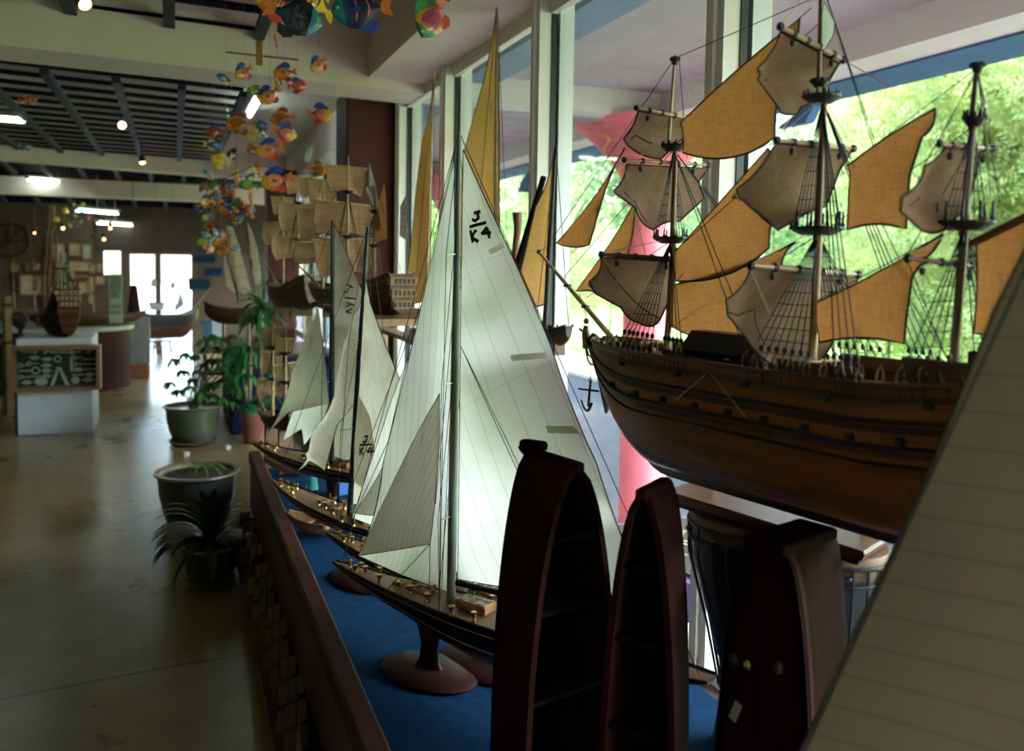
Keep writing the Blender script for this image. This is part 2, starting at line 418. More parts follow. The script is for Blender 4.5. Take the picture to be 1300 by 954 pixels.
# lattice ceiling panels
m_lat2=pm('lattice_runner',(.055,.062,.075),.7,var=.3,vs=6,spec=.15)
m_lat=pm('dark_lattice_slat',(.010,.011,.014),.85,var=.3,vs=6,spec=.03)
def lattice(x0,x1,ya,yb,sk,n_l,sp,za,zb,l):
    Y=lambda x,y:y+sk*(x-x1); Z=lambda y:za+(zb-za)*(y-ya)/(yb-ya)
    t=thing('ceiling_lattice',(x1,ya,za),l,'ceiling panel','slatted ceiling lattices')
    mb=MB(); y=ya
    while y<yb+.01:
        z=Z(y);a=Y(x0,y);b=Y(x1,y);mb.hexa([(x0,a-.045,z),(x1,b-.045,z),(x0,a+.045,z),(x1,b+.045,z),(x0,a-.045,z+.022),(x1,b-.045,z+.022),(x0,a+.045,z+.022),(x1,b+.045,z+.022)]); y+=sp
    mb.build('slats',m_lat,t)
    mb=MB()
    for k in range(n_l+1):
        x=x0+(x1-x0)*k/n_l;a=Y(x,ya);b=Y(x,yb)
        mb.hexa([(x-.03,a,za-.05),(x+.03,a,za-.05),(x-.03,b,zb-.05),(x+.03,b,zb-.05),(x-.03,a,za),(x+.03,a,za),(x-.03,b,zb),(x+.03,b,zb)])
    mb.build('runners',m_lat2,t)
for x0,x1,ya,yb,sk,nl,sp,za,zb,w_ in ((-6.4,.47,1.83,5.43,.10,14,.45,ZG,ZG,'nearest the camera'),(-6.4,.52,7.35,12.70,.20,15,.41,ZG,ZG,'the large second bay'),(-6.4,.60,13.3,14.95,.06,15,.125,ZG-.02,2.93,'the third bay back'),(-6.4,1.3,15.4,16.25,.0,16,.10,2.68,2.56,'the narrow last bay by the back wall')):
    lattice(x0,x1,ya,yb,sk,nl,sp,za,zb,'dark grey slatted ceiling lattice, '+w_)
# ---- windows
m_gl=glassm()
def win(n,y0,y1,z0,z1,mull,x=WX):
    f=MB(); f.b2(x-.02,y0,z1-.05,x+.08,y1,z1+.04); f.b2(x-.04,y0,z0-.04,x+.1,y1,z0+.04); f.b2(x-.012,y0,z1-.085,x+.02,y1,z1-.05)
    g=MB(); k=MB(); wh=MB()
    for i,m in enumerate(mull):
        f.b2(x-.06,m-.045,z0,x-.004,m+.045,z1); f.b2(x-.075,m-.015,z0,x-.06,m+.015,z1)
        k.b2(x-.004,m-.05,z0,x+.02,m+.05,z1)
        wh.b2(x+.033,m-.055,z0,x+.10,m+.055,z1)
    o=struct('window_%d'%n,f,m_alu)
    for a,nm,mm in ((k,'gasket',m_black),(wh,'sash_stile',pm('sash_white',(.62,.66,.68),.4,var=.04))):
        if a.v: a.build(nm,mm,o)
    ys=[y0]+list(mull)+[y1]
    for a,b in zip(ys,ys[1:]): MB().b2(x+.025,a,z0,x+.031,b,z1).build('pane',m_gl,o)
win(1,-1.5,6.16,SL,WT,[-.62,.80,2.20,3.57,4.98,6.10])
win(2,6.62,11.95,SL+.3,2.80,[7.7,8.75,9.8,10.85])
struct('wall_right_upper',MB().b2(WX-.004,6.62,2.85,WX+.0,12.0,ZC),m_wall)
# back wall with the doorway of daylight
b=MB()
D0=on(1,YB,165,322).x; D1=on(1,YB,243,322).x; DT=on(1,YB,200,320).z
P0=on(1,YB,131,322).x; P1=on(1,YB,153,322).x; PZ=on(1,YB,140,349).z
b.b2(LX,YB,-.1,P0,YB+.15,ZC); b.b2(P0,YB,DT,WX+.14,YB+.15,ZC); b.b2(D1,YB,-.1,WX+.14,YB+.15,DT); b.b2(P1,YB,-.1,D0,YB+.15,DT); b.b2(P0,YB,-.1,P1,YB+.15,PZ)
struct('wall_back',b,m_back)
f=MB();xm=on(1,YB,201,380).x
f.b2(xm-.05,YB-.04,0,xm+.05,YB+.06,DT); f.b2(D0,YB-.03,DT-.05,D1,YB+.05,DT); 
o=struct('door_1',f,pm('bronze_frame',(.10,.085,.07),.5))
for a,c in ((D0,xm),(xm,D1)): MB().b2(a,YB+.01,0,c,YB+.016,DT).build('pane',m_gl,o)
MB().b2(P0,YB+.05,PZ,P1,YB+.056,DT).build('pane',m_gl,o)
# header boards above the door
struct('trim_9',MB().b2(on(1,YB,122,300).x,YB-.05,DT,WX,YB,2.6),pm('brown_header',(.05,.032,.022),.7))
# window shelf behind the models
m_shelf=pm('shelf_wood',(.36,.22,.11),.5,grain=(8,.8,8),var=.2)
# ================================================================ OUTSIDE
GZ=-.75
m_road=pm('asphalt',(.036,.039,.043),.95,spec=.08,vs=3,var=.15,bump=.2,bs=120)
m_verge=pm('dry_verge',(.30,.27,.2),.9,vs=5,var=.2,bump=.3,bs=40)
m_grass=pm('bank_grass',(.10,.22,.03),.9,vs=6,var=.5,bump=.6,bs=30)
struct('ground_road',MB().b2(WX+.14,-6,GZ-.1,8.2,60,GZ),m_road)
struct('ground_verge',MB().b2(8.2,-6,GZ-.1,10,60,GZ+.08),m_verge)
struct('ground_bank',MB().hexa([(10,-12,GZ),(60,-12,GZ),(10,70,GZ),(60,70,GZ),(10.0,-12,GZ+.05),(60,-12,3.0),(10,70,GZ+.05),(60,70,3.0)]),m_grass)
struct('ground_terrace',MB().b2(-12,YB+.15,-.15,WX+.14,60,-.02),pm('terrace',(.30,.30,.30),.9))
# canopy
m_soff=pm('canopy_white',(.60,.56,.57),.8,vs=1.5,var=.07)
m_soff2=pm('canopy_mauve',(.40,.35,.38),.8,vs=1.5,var=.07)
m_blue=pm('canopy_blue',(.03,.09,.24),.7,vs=3,var=.12)
m_bluegrey=pm('canopy_bluegrey',(.16,.24,.36),.8,vs=3,var=.12,bump=.1)
m_purp=pm('canopy_purple',(.22,.12,.26),.7,vs=3,var=.1)
m_pink=pm('column_coral',(.62,.13,.15),.6,vs=4,var=.06)
m_coraltrim=pm('planter_coral',(.72,.16,.18),.6)
CZ=3.16
xo=3.86
struct('canopy_slab',MB().b2(WX+.14,-6,CZ,4.5,40,CZ+.2),m_soff2)
struct('canopy_edge_beam',MB().b2(xo,-6,CZ-.20,4.16,40,CZ),m_soff)
struct('canopy_fascia',MB().b2(4.16,-6,CZ-.215,4.60,40,CZ+.25),m_blue)
struct('canopy_purple_band',MB().b2(1.97,-6,CZ-.015,2.08,40,CZ),m_purp)
struct('canopy_blue_band',MB().b2(2.08,-6,CZ-.06,2.36,40,CZ),m_bluegrey)
for i,y in enumerate((1.0,6.66,12.6,18.5)):
    struct('canopy_cross_beam',MB().b2(WX+.14,y-.14,CZ-.2,xo,y+.14,CZ),m_soff)
for pts in ([(985.4,163.5),(1003,150),(1020.8,133.5),(1036,128),(1022,155)],[(657,244),(660,233),(665,225),(671,218),(682,215),(682,244)]):
    struct('canopy_bracket',MB().prism([on(0,4.3,*q) for q in pts],(.08,0,0)),m_blue)
def column(y,label,mat,x=4.0):
    t=thing('column',(x,y,GZ),label,'column','round columns under the canopy')
    MB().lathe([(.215,0),(.215,.1),(.215,2.9)],(x,y,GZ),28).build('shaft',mat,t,40)
    # flared square capital with hollowed sides
    rs=[];top=CZ-.2
    for k in range(7):
        u=k/6; z=top-.72+.72*u; r=.2+.36*u**1.9; ring=[]
        for j in range(32):
            a=2*PI*j/32+PI/4; q=abs(math.cos(2*(a-PI/4))); e=1+(.42*u)*(q**1.6)-.10*u
            ring.append((x+r*e*math.cos(a),y+r*e*math.sin(a),z))
        rs.append(ring)
    MB().rings(rs).build('capital',mat,t,35)
    # the ochre squiggle painted on the capital
    sq=MB(); pts=[]
    for k in range(17):
        a=PI*1.04+.22*math.sin(k*.75)+(k-8)*.012; z=top-.12-.022*k; u=(z-(top-.72))/.72; r=(.2+.42*u**1.9)*1.14
        pts.append((x+r*math.cos(a),y+r*math.sin(a),z))
    sq.tube(catm(pts,3),.012,6).build('painted_scroll',pm('ochre_paint',(.65,.30,.08),.6),t,60)
    return t
column(6.9,'coral pink round column with flared capital, behind the big ship bowsprit',m_pink)
column(12.75,'coral pink column farther off, seen behind the tall tan sails',m_pink)
# planter box just outside the window
px=on(0,1.95,872,730); A=on(0,1.95,893,735); 
t=thing('planter_box',(2.2,2.9,GZ),'purple planter box with coral base outside the window, behind the drums','planter')
MB().b2(1.80,2.0,.2,2.35,3.5,.50).build('box',m_purp2:=pm('planter_purple',(.14,.07,.26),.7),t)
MB().b2(1.79,1.95,GZ,2.36,3.55,.2).build('base',m_coraltrim,t)
MB().b2(1.84,2.05,.49,2.31,3.45,.51).build('soil',pm('soil',(.05,.035,.02),.95),t)
rnd=random.Random(2);pl=MB()
for k in range(60):
    a=rnd.uniform(0,6.28); leaf(pl,(1.86+rnd.random()*.4,2.1+rnd.random()*1.3,.51),(math.cos(a)*.6,math.sin(a)*.6,1),rnd.uniform(.05,.10),.008,1.5,4)
pl.build('sprouts',pm('sprout',(.35,.38,.20),.6),t)
# ---- trees: every leaf a small blade, gathered in sprays
m_leafs=[pm('leaf_bright',(.46,.52,.18),.5,vs=2,var=.45,trans=.5),pm('leaf_mid',(.24,.35,.11),.5,vs=2,var=.35,trans=.5),pm('leaf_deep',(.07,.13,.05),.5,vs=2,var=.35,trans=.4)]
m_bark=pm('bark',(.13,.09,.06),.9,vs=10,var=.3,bump=.4)
def foliage(cx,cy,cz,rx,ry,rz_,n,ls,seed,comp=False):
    rnd=random.Random(seed);vs=[];fs=[]
    lobes=[(V((rnd.gauss(0,.45)*rx,rnd.gauss(0,.45)*ry,rnd.gauss(0,.45)*rz_)),rnd.uniform(.3,.6)) for _ in range(16)]
    for i in range(n):
        c,q=rnd.choice(lobes);d=V((rnd.gauss(0,1),rnd.gauss(0,1),rnd.gauss(0,1)));d.normalize();d*=rnd.uniform(.45,1)**.5
        p=V((cx,cy,cz))+c+V((d.x*rx*q,d.y*ry*q,d.z*rz_*q))
        m=7 if comp else 1
        ax=V((rnd.gauss(0,1),rnd.gauss(0,1),rnd.gauss(0,.5)-.3)).normalized();sd=ax.cross(V((rnd.gauss(0,1),rnd.gauss(0,1),rnd.gauss(0,1)))).normalized()
        for k in range(m):
            if comp: pk=p+ax*ls*1.1*(k//2);dd=(sd*(1 if k%2 else -1)+ax*.5).normalized()
            else: pk=p;dd=ax
            L=ls*rnd.uniform(.8,1.3)*(1.6 if comp else 1);w=dd.cross(ax if comp else sd)
            w=(w.normalized() if w.length>1e-3 else sd)*L*.2
            if comp: w=ax*L*.17
            b=len(vs);vs+=[pk,pk+dd*L*.5+w,pk+dd*L,pk+dd*L*.5-w];fs.append((b,b+1,b+2,b+3))
    return MB().add(vs,fs)
def tree(x,y,z0,h,r,n,ls,mi,seed,label,comp=False):
    t=thing('tree',(x,y,z0),label,'tree','trees across the road')
    rnd=random.Random(seed);tr=MB();top=V((x+rnd.uniform(-.3,.3),y,z0+h*.7))
    tr.tube(catm([(x,y,z0-.3),(x+.1,y,z0+h*.3),top],5),[.16-.09*i/10 for i in range(11)],8)
    for k in range(7):
        a=k*2.4;s=V((x,y,z0+h*(.3+.05*k)));tr.tube([s,s+V((math.cos(a)*r*.45,math.sin(a)*r*.45,h*.2)),s+V((math.cos(a)*r*.8,math.sin(a)*r*.8,h*.28))],[.06,.035,.012],5)
    tr.build('trunk',m_bark,t,60)
    foliage(x,y,z0+h*.58,r,r,h*.42,n,ls,seed,comp).build('foliage',m_leafs[mi],t)
    return t
tl=['pale green feathery tree across the road, right of the mizzen mast','bright green tree across the road behind the main mast','dark green tree across the road behind the fore staysail','bright green tree across the road left of the fore mast','deep green tree behind the bowsprit','leafy tree seen left of the white window stile','farther bright tree behind the tall tan sails','small tree beyond the far windows','tall tree at the right edge above the foreground sail','tree glimpsed beyond the cream square sails']
ts=[(11.2,6.6,.1,7.0,2.4,15000,.058,0,True),(10.7,9.4,.0,6.4,2.3,15000,.058,0,True),(11.8,12.8,.0,6.5,2.5,26000,.10,2,False),(10.7,14.6,0,6.0,2.3,26000,.09,1,False),(11.2,18.6,0,6.6,2.6,22000,.11,2,False),(10.6,23.,0,6,2.6,16000,.13,1,False),(12.,30.,0,7,3.2,7000,.25,1,False),(13,42,0,8,4,6000,.3,1,False),(12.2,4.1,.1,8,2.6,10000,.065,0,True),(14,55,0,9,5,6000,.35,2,False)]
for i,(a,l) in enumerate(zip(ts,tl)): tree(*a[:8],40+i,l,a[8])
# undergrowth on the bank
sh=['low bright shrub on the bank below the mizzen mast','low shrub on the bank seen under the main course','shrub on the bank behind the fore mast foot','pale shrub on the bank left of the coral column','shrub on the verge beside the ship anchor','shrub farther along the bank behind the tan sails','shrub at the bank foot right of the column','shrub far along the road side']
for i,(x,y,r) in enumerate(((10.9,5.3,1.7),(10.8,8.0,1.7),(10.7,10.8,1.7),(10.9,13.6,1.8),(10.6,16.8,1.8),(10.8,20.6,2.0),(11.4,12.0,1.9),(10.8,26,2.4))):
    t=thing('shrub',(x,y,0),sh[i],'shrub','shrubs on the bank'); 
    MB().tube([(x,y,-.4),(x+.1,y,.9)],[.05,.02],6).build('stem',m_bark,t); foliage(x,y,1.0,r,r,1.1,15000,.075,90+i).build('foliage',m_leafs[(i%3==2)*1],t)
# distant wooded hill
hm=MB(); rows=[]
for i in range(24):
    u=i/23; y=-30+150*u; rows.append([(26+18*v,y,GZ+(9+3*noise.noise(V((u*5,v,0))))*math.sin(min(1,v*1.25)*PI/2)+noise.noise(V((u*30,v*9,2)))*.8) for v in [j/10 for j in range(11)]])
hm.rings(rows,False,False); struct('hill_wooded',hm,pm('wooded_hill',(.08,.20,.04),.95,vs=1.5,var=.6,bump=1,bs=5),60)
# ================================================================ DISPLAY PLATFORM
m_blued=pm('blue_baize',(.003,.030,.085),.95,vs=30,var=.25,spec=.1)
m_navycl=pm('navy_cloth',(.010,.018,.06),.9,vs=4,var=.3,spec=.1)
PZ_=.56; RX0,RX1=.382,.415; PY1=5.0
t=thing('display_platform',(.9,2.5,0),'low mahogany display platform with blue baize top that carries the racing yachts','platform')
MB().add([(x,y,z) for z in (PZ_-.04,PZ_) for x,y in ((.40,-1.2),(1.32,-1.2),(1.32,6.1),(.78,6.1),(.78,5.0),(.40,5.0))],[(5,4,3,2,1,0),(6,7,8,9,10,11)]+[(i,(i+1)%6,6+(i+1)%6,6+i) for i in range(6)]).build('baize_top',m_blued,t)
r=MB().bev((.408,1.9,.59),(.062,6.2,.07),.008); r.build('top_rail',m_rwood,t,30)
MB().b2(.385,-1.2,.30,.42,5.0,.56).build('front_board',m_dwood,t)
MB().b2(.40,-1.2,.0,.42,5.0,.31).build('kick_board',m_navycl,t)
MB().b2(.40,4.98,.0,.78,5.0,.52).build('end_board',m_dwood,t)
MB().b2(1.30,-1.2,0,1.32,6.1,.52).build('back_board',m_dwood,t)
# narrow ledge under the windows carrying the drums
t=thing('window_ledge',(1.43,2.5,0),'dark wooden ledge below the window, under the drums','ledge')
MB().b2(1.33,-1.2,.40,1.535,6.1,.44).build('board',m_dwood,t); MB().b2(1.33,-1.2,0,1.36,6.1,.40).build('skirt',m_dwood,t)
# ================================================================ RACING YACHTS
m_sailA=cloth('sailcloth_main',(.95,.93,.90),.64,[(28,.062,.0018,.42),(-62,.30,.0016,.25)])
m_sailG=cloth('sailcloth_genoa',(.95,.93,.90),.64,[(-6,.020,.0012,.45)])
m_sailS=cloth('sailcloth_stay',(.66,.60,.50),.42,[(-22,.015,.0012,.5)])
m_sailO=cloth('sailcloth_old',(.74,.68,.58),.5,[(20,.075,.002,.4)],stain=(.46,.38,.27))
m_ink=pm('sail_ink',(.012,.012,.014),.6)
m_hullA=bandm('hull_black_gold',[(0,(.055,.016,.010)),(.50,(.42,.30,.13)),(.53,(.008,.008,.010)),(.84,(.45,.33,.15)),(.865,(.008,.008,.010))],.22,0)
m_hullD=bandm('hull_dark_red',[(0,(.07,.02,.012)),(.5,(.35,.26,.14)),(.53,(.018,.010,.010)),(.86,(.4,.3,.16)),(.89,(.018,.012,.012))],.25,0)
m_deck=bandm('deck_planks',[(0,(.34,.22,.12)),(1,(.34,.22,.12))],.5,0)
def deckmat():
    m,nt,out=_new('laid_deck'); b=nt.nodes.new('ShaderNodeBsdfPrincipled'); nt.links.new(b.outputs[0],out.inputs[0])
    tc=nt.nodes.new('ShaderNodeTexCoord'); sx=nt.nodes.new('ShaderNodeSeparateXYZ'); nt.links.new(tc.outputs['UV'],sx.inputs[0])
    ln=math_(nt,'LESS_THAN',math_(nt,'FRACT',math_(nt,'DIVIDE',sx.outputs[1],.0085)),.14)
    col=mixc(nt,nz(nt,tc.outputs['Object'],14,3),(.17,.09,.045),(.28,.165,.09)); col=mixc(nt,math_(nt,'MULTIPLY',ln,.7),col,(.06,.03,.015))
    nt.links.new(col,b.inputs['Base Color']); b.inputs['Roughness'].default_value=.42; return m
m_deck=deckmat()
m_mastg=pm('mast_grey_green',(.20,.23,.17),.45,grain=(8,8,.6),var=.15)
m_mastt=pm('mast_dark_teal',(.018,.045,.05),.4,grain=(8,8,.6),var=.2)
m_teal=pm('teal_paint',(.02,.22,.22),.4)
m_cab=pm('cabin_teak',(.36,.17,.07),.4,grain=(8,8,1),var=.25)
m_cabg=pm('cabin_glass',(.06,.07,.08),.15)
m_stand=pm('stand_redwood',(.032,.007,.006),.55,grain=(1,1,6),var=.25,spec=.25)
def vcoord(fr,dx,dz): return fr.d*dx+V((0,0,dz))
def yacht_st(sb,ss,zd,B,D,fin=.03,n=26,sheer=.012):
    st=[]
    for i in range(n+1):
        u=i/n;s=sb+(ss-sb)*u
        b=B*max(.03,math.sin(PI*min(1,u*.90+.015)))**.8
        d=D*math.sin(PI*min(1,u*1.0))**.85; f=fin*max(0,math.sin(PI*min(1,max(0,(u-.28)/.5))))
        zs=zd+sheer*(2*u-1)**2
        st.append((s,zs-.008-d-f,zs,b,1.9))
    return st
def yacht(fr,name,label,sb,ss,zd,B,D,mast,sails,hull,mm,group='racing yachts on the blue platform',standz=None,stand_s=.0,boom=None,detail=1,stay=None,spreads=(),lines=(),fin=.03,rope=None):
    t=thing(name,fr(0,0,zd-.1),label,'model yacht',group,0)
    st=yacht_st(sb,ss,zd,B,D,fin)
    mb,uv=hullgrid(fr,st,10); mb.build('hull',hull,t,60,uv=uv)
    mb,uv=deckgrid(fr,st,-.002,.985,.004); mb.build('deck',m_deck,t,60,uv=uv)
    rail(fr,st,.0028,.002,.99).build('toe_rail',m_dkline,t,60)
    ms,mt,mr=mast
    x0=fr(ms,0,zd-.01); x1=mt
    MB().tube([x0,x0.lerp(x1,.5),x1],[mr,mr*.95,mr*.45],12).build('mast',mm,t,60)
    if stand_s is not None:
        z0=standz if standz is not None else PZ_
        zk=min(q[1] for q in st if abs(q[0]-stand_s)<.06)+.008
        sm=MB();H=zk-z0
        c=fr(stand_s,0,0)
        ang=math.atan2(fr.d.y,fr.d.x);M=Matrix.Rotation(ang,3,'Z')
        sm.lathe([(.120,0),(.124,.008),(.112,.017),(.03,.024)],(c.x,c.y,z0),28,M,True,1.25,.8)
        sm.build('base',m_stand,t,40)
        MB().lathe([(.05,.018),(.036,H*.3),(.030,H*.6),(.042,H*.93),(.05,H)],(c.x,c.y,z0),20,M,True,1,.32).build('pedestal',m_teal if stand_s and name.endswith('_t') else m_stand,t,50)
    if boom:
        A,Bp=boom; MB().tube([A,Bp],[.0085,.007],8).build('boom',m_dkline,t,60)
    for q in sails: q(t)
    L=MB()
    for a,b in lines: L.tube([a,b],.0011,4)
    for (z,w) in spreads:
        c=x0.lerp(x1,(z-x0.z)/(x1.z-x0.z)); a=c+fr.p*w;b=c-fr.p*w
        MB().tube([a,b],.0022,5).build('spreader',m_steel,t)
        for e,sg in ((a,1),(b,-1)):
            L.tube([fr(ms-.02*1,sg*B*.92,zd),e,x0.lerp(x1,min(1,(z-x0.z)/(x1.z-x0.z)+.35))],.0011,4)
    L.tube([x1,fr(sb-.03,0,zd+.01)],.0012,4); L.tube([x1,fr(ss+.03,0,zd+.01)],.0012,4)
    L.build('rigging',m_navy,t)
    if detail:
        cb=MB();R=math.atan2(fr.d.y,fr.d.x)
        for s,l,dx,dy,dz in detail_boxes(ss,sb,ms):
            cb2=MB();c=fr(s,l,zd+.004+dz/2);cb2.bev(c,(dx,dy,dz),.003,R);o=cb2.build('cabin_skylight' if dx>.06 else 'hatch',m_cab,t)
            g=MB()
            for k in range(3 if dx>.06 else 1):
                for sg in (-1,1): g.box(fr(s+(k-1)*dx*.3 if dx>.06 else s,l+sg*dy*.22,zd+.0045+dz),(dx*.2 if dx>.06 else dx*.5,dy*.28,.0016),R)
            g.build('light',m_cabg,o)
        wn=MB()
        for s,l in ((sb-.10,.012),(sb-.10,-.012),(sb-.17,.02),(sb-.21,-.022),(ms+.10,.038),(ms+.12,-.03),(ms+.045,-.045),(ms+.035,.045),(ms-.19,-.035),(ms-.15,.05),(ms-.06,-.07),(ms-.13,-.066),(ms-.22,-.058),(ms-.32,.04),(ms-.32,-.045),(ms-.42,.03),(sb-.13,.0),(sb-.06,.006),(ms+.16,.03),(ms+.17,-.028),(ms+.07,.02),(ms-.28,-.05),(ms-.10,.055)):
            if ss+.05<s<sb-.03:
                c=fr(s,l,zd+.003); w=MB().lathe([(.0075,0),(.0075,.004),(.0050,.007),(.0052,.015),(.0085,.018),(.0085,.025),(.004,.026)],c,10); w.build('winch',m_brass,t,50)
        for k in range(13):
            s=sb-.05-(sb-ss-.1)*k/12
            q=min(st,key=lambda q:abs(q[0]-s))
            for sg in (-1,1): MB().tube([fr(s,sg*q[3]*.93,q[2]),fr(s,sg*q[3]*.93,q[2]+.022)],.0011,5).build('stanchion',m_brass,t)
    return t
def detail_boxes(ss,sb,ms):
    return [(ms-.085,0,.10,.055,.024),(ms+.115,0,.085,.034,.012),(ms+.19,0,.035,.03,.010),(ms-.24,0,.09,.05,.018),(ms-.37,0,.05,.045,.012)]
# --- the near yacht
FA=Fr(.68,2.2,33)
def P(fr,pts,l=0): return [fr.fa(x,y,l) for x,y in arcs(pts)]
def mk(fr,strokes,l=0): return [[fr.fa(x,y,l) for x,y in s] for s in strokes]
JK=[[(606,271),(612,269)],[(609,270),(610.7,277),(607,281),(603,279)],[(599.5,288.5),(619,283)],[(600,293.5),(604,307.5)],[(608,293),(602,301),(611,307)],[(621,289),(616,297),(625.5,295.5)],[(622,291),(624,302)]]
mastAt=FA.fa(583,168)
def sA(t):
    F=FA
    sail('mainsail',P(F,[(588,190),(612,243,2),(700,441,-3),(757,588,-2),(803,715),(822,788),(740,768,2),(650,748),(581,736),(583,600),(585,400)],-.012),m_sailA,t,F.d,F.p*-.03,.035,m_dkline,.0016,.0022,mk(F,JK,-.012),m_ink,.0042)
    # cloth patches sewn on the sail
    for pp in ([(620,318),(639,308),(642,314),(624,323)],[(648,451),(692,447),(693,455),(650,459)],[(693,541),(729,541),(738,551),(696,550)]):
        MB().prism([F.fa(x,y,-.046) for x,y in pp],F.p*-.0015).build('patch',cloth('patch_cloth',(.90,.88,.78),.62),t)
def gA(t):
    F=FA
    sail('genoa',P(F,[(577,200),(577,420),(571,600),(568,752,0),(511,731),(455,706,-6),(486,590),(528,420),(560,275)],.012),m_sailG,t,F.d,F.p*.03,.03,m_dkline,.0014,.002)
    sail('staysail',P(F,[(558,500),(558,560),(552,640),(546,691),(500,699),(455,706),(480,652),(503,604),(530,550)],-.05),m_sailS,t,F.d,F.p*-.02,.025,m_dkline,.0012,.0016)
B0=FA.fa(580,740,-.02);B1=FA.fa(828,801,-.02)
lin=[(FA.fa(585,440,-.05),FA.fa(712,700,-.06)),(FA.fa(585,440,-.05),FA.fa(722,742,-.05)),(FA.fa(585,440,.05),FA.fa(640,640,.05)),(FA.fa(581,175),FA.fa(493,560,.0)),(FA.fa(493,560),FA.fa(447,661,.01)),(FA.fa(546,691,-.05),FA(.02,-.05,.79)),(FA.fa(546,691,-.05),FA(.17,-.05,.79)),(FA.fa(577,380),FA.fa(553,640)),(FA.fa(577,420),FA.fa(560,760)),(FA.fa(572,600),FA.fa(556,765,-.03))]
yacht(FA,'racing_yacht','nearest racing yacht with tall white sails lettered J over K4, black and gold hull',.44,-.76,.782,.078,.085,(-.015,mastAt,.0125),[sA,gA],m_hullA,m_mastg,boom=(B0,B1),stand_s=.06,spreads=((1.02,.06),(1.38,.055),(1.72,.045)),lines=lin)
# --- second yacht, mostly behind the first
FB=Fr(.47,2.88,28); FB.o-=FB.d*.44
def sB(t):
    F=FB
    sail('mainsail',P(F,[(574,320),(640,600),(700,770),(640,765),(575,745)],0),m_sailA,t,F.d,F.p*.02,.045,m_dkline,.0014,.002)
    sail('jib',P(F,[(566,305),(526,440,-2),(490,530),(447,658,0),(476,669),(540,590),(566,520)],.0),m_sailG,t,F.d,F.p*.01,.04,m_dkline,.0012,.0015)
    sail('staysail',P(F,[(487,590),(478,640),(474,655),(449,652,-2)],-.03),m_sailS,t,F.d,F.p*.004,.03,m_dkline,.0012,.0015)
yacht(FB,'racing_yacht','racing yacht with black hull just behind the nearest one, its sails mostly hidden',.44,-.62,.775,.068,.065,(-.06,FB.fa(568,300),.009),[sB],m_hullA,m_mastg,stand_s=-.28)
# --- third yacht, lettered sail on the dark teal mast
FC=Fr(.37,3.65,21); FC.o-=FC.d*.58
JK2=[[(464.5,554),(468,554)],[(466.5,554),(466.8,560),(464.3,562),(462.6,560.5)],[(458.5,564.8),(472,564.6)],[(459,568.5),(459,577.5)],[(463,568.8),(459.6,572.6),(463.4,577)],[(471,568),(467.6,573.9),(474.8,573.4)],[(471.6,570),(472,577.5)]]
def sC(t):
    F=FC
    sail('mainsail',P(F,[(463,345),(470,385),(490,440),(512,492),(545,600),(500,652),(448,640),(452,520)],0),m_sailO,t,F.d,F.p*-.02,.035,m_dkline,.0016,.003)
    sail('lettered_sail',P(F,[(455,500),(470,530),(478,585),(463,622),(449,612),(450,560)],-.03),m_sailO,t,F.d,F.p*-.01,.03,None,.001,.002,mk(F,JK2,-.034),m_ink,.0035)
    sail('jib',P(F,[(460,375),(462,440),(452,510),(428,540),(412,598),(394,583,2),(378,598,-6),(400,545,-8),(436,470)],.03),m_sailO,t,F.d,F.p*-.05,.03,m_dkline,.0012,.008)
yacht(FC,'racing_yacht','third racing yacht with dark teal mast and a faded jib hanging to its bow',.58,-.45,.775,.072,.055,(-.02,FC.fa(467,288),.013),[sC],m_hullA,m_mastt,stand_s=-.12,spreads=((1.1,.06),(1.42,.05)),fin=.0)
# --- fourth yacht
FD=Fr(.66,3.93,30)
JK3=[[(439,361),(446,366),(443,363),(439,372),(436,370)],[(438,378),(450,380)],[(440,384),(449,388)],[(440,390),(445,386)],[(447,392),(440,396),(446,398)]]
def sD(t):
    F=FD
    sail('mainsail',P(F,[(425,285),(460,370,2),(500,470),(520,560),(440,585),(424,580)],0),m_sailO,t,F.d,F.p*-.03,.035,m_dkline,.0016,.003,mk(F,JK3,-.02),m_ink,.003)
    sail('jib',P(F,[(404,392),(415,470),(418,512),(366,524),(342,548,-4),(372,470)],.0),m_sailO,t,F.d,F.p*-.03,.035,m_dkline,.0012,.004)
    sail('white_jib',P(F,[(419,505),(412,533,0),(386,566),(383,545),(359,560,0),(372,522)],.05),m_sailG,t,F.d,F.p*-.02,.035,m_dkline,.0012,.004)
yacht(FD,'racing_yacht','fourth racing yacht with near black mast and cream sails, beside the terracotta palm pot',.61,-.5,.77,.085,.06,(-.0,FD.fa(422,280),.014),[sD],m_hullD,m_mastt,stand_s=.0,spreads=((1.15,.06),(1.5,.05)),fin=.005)
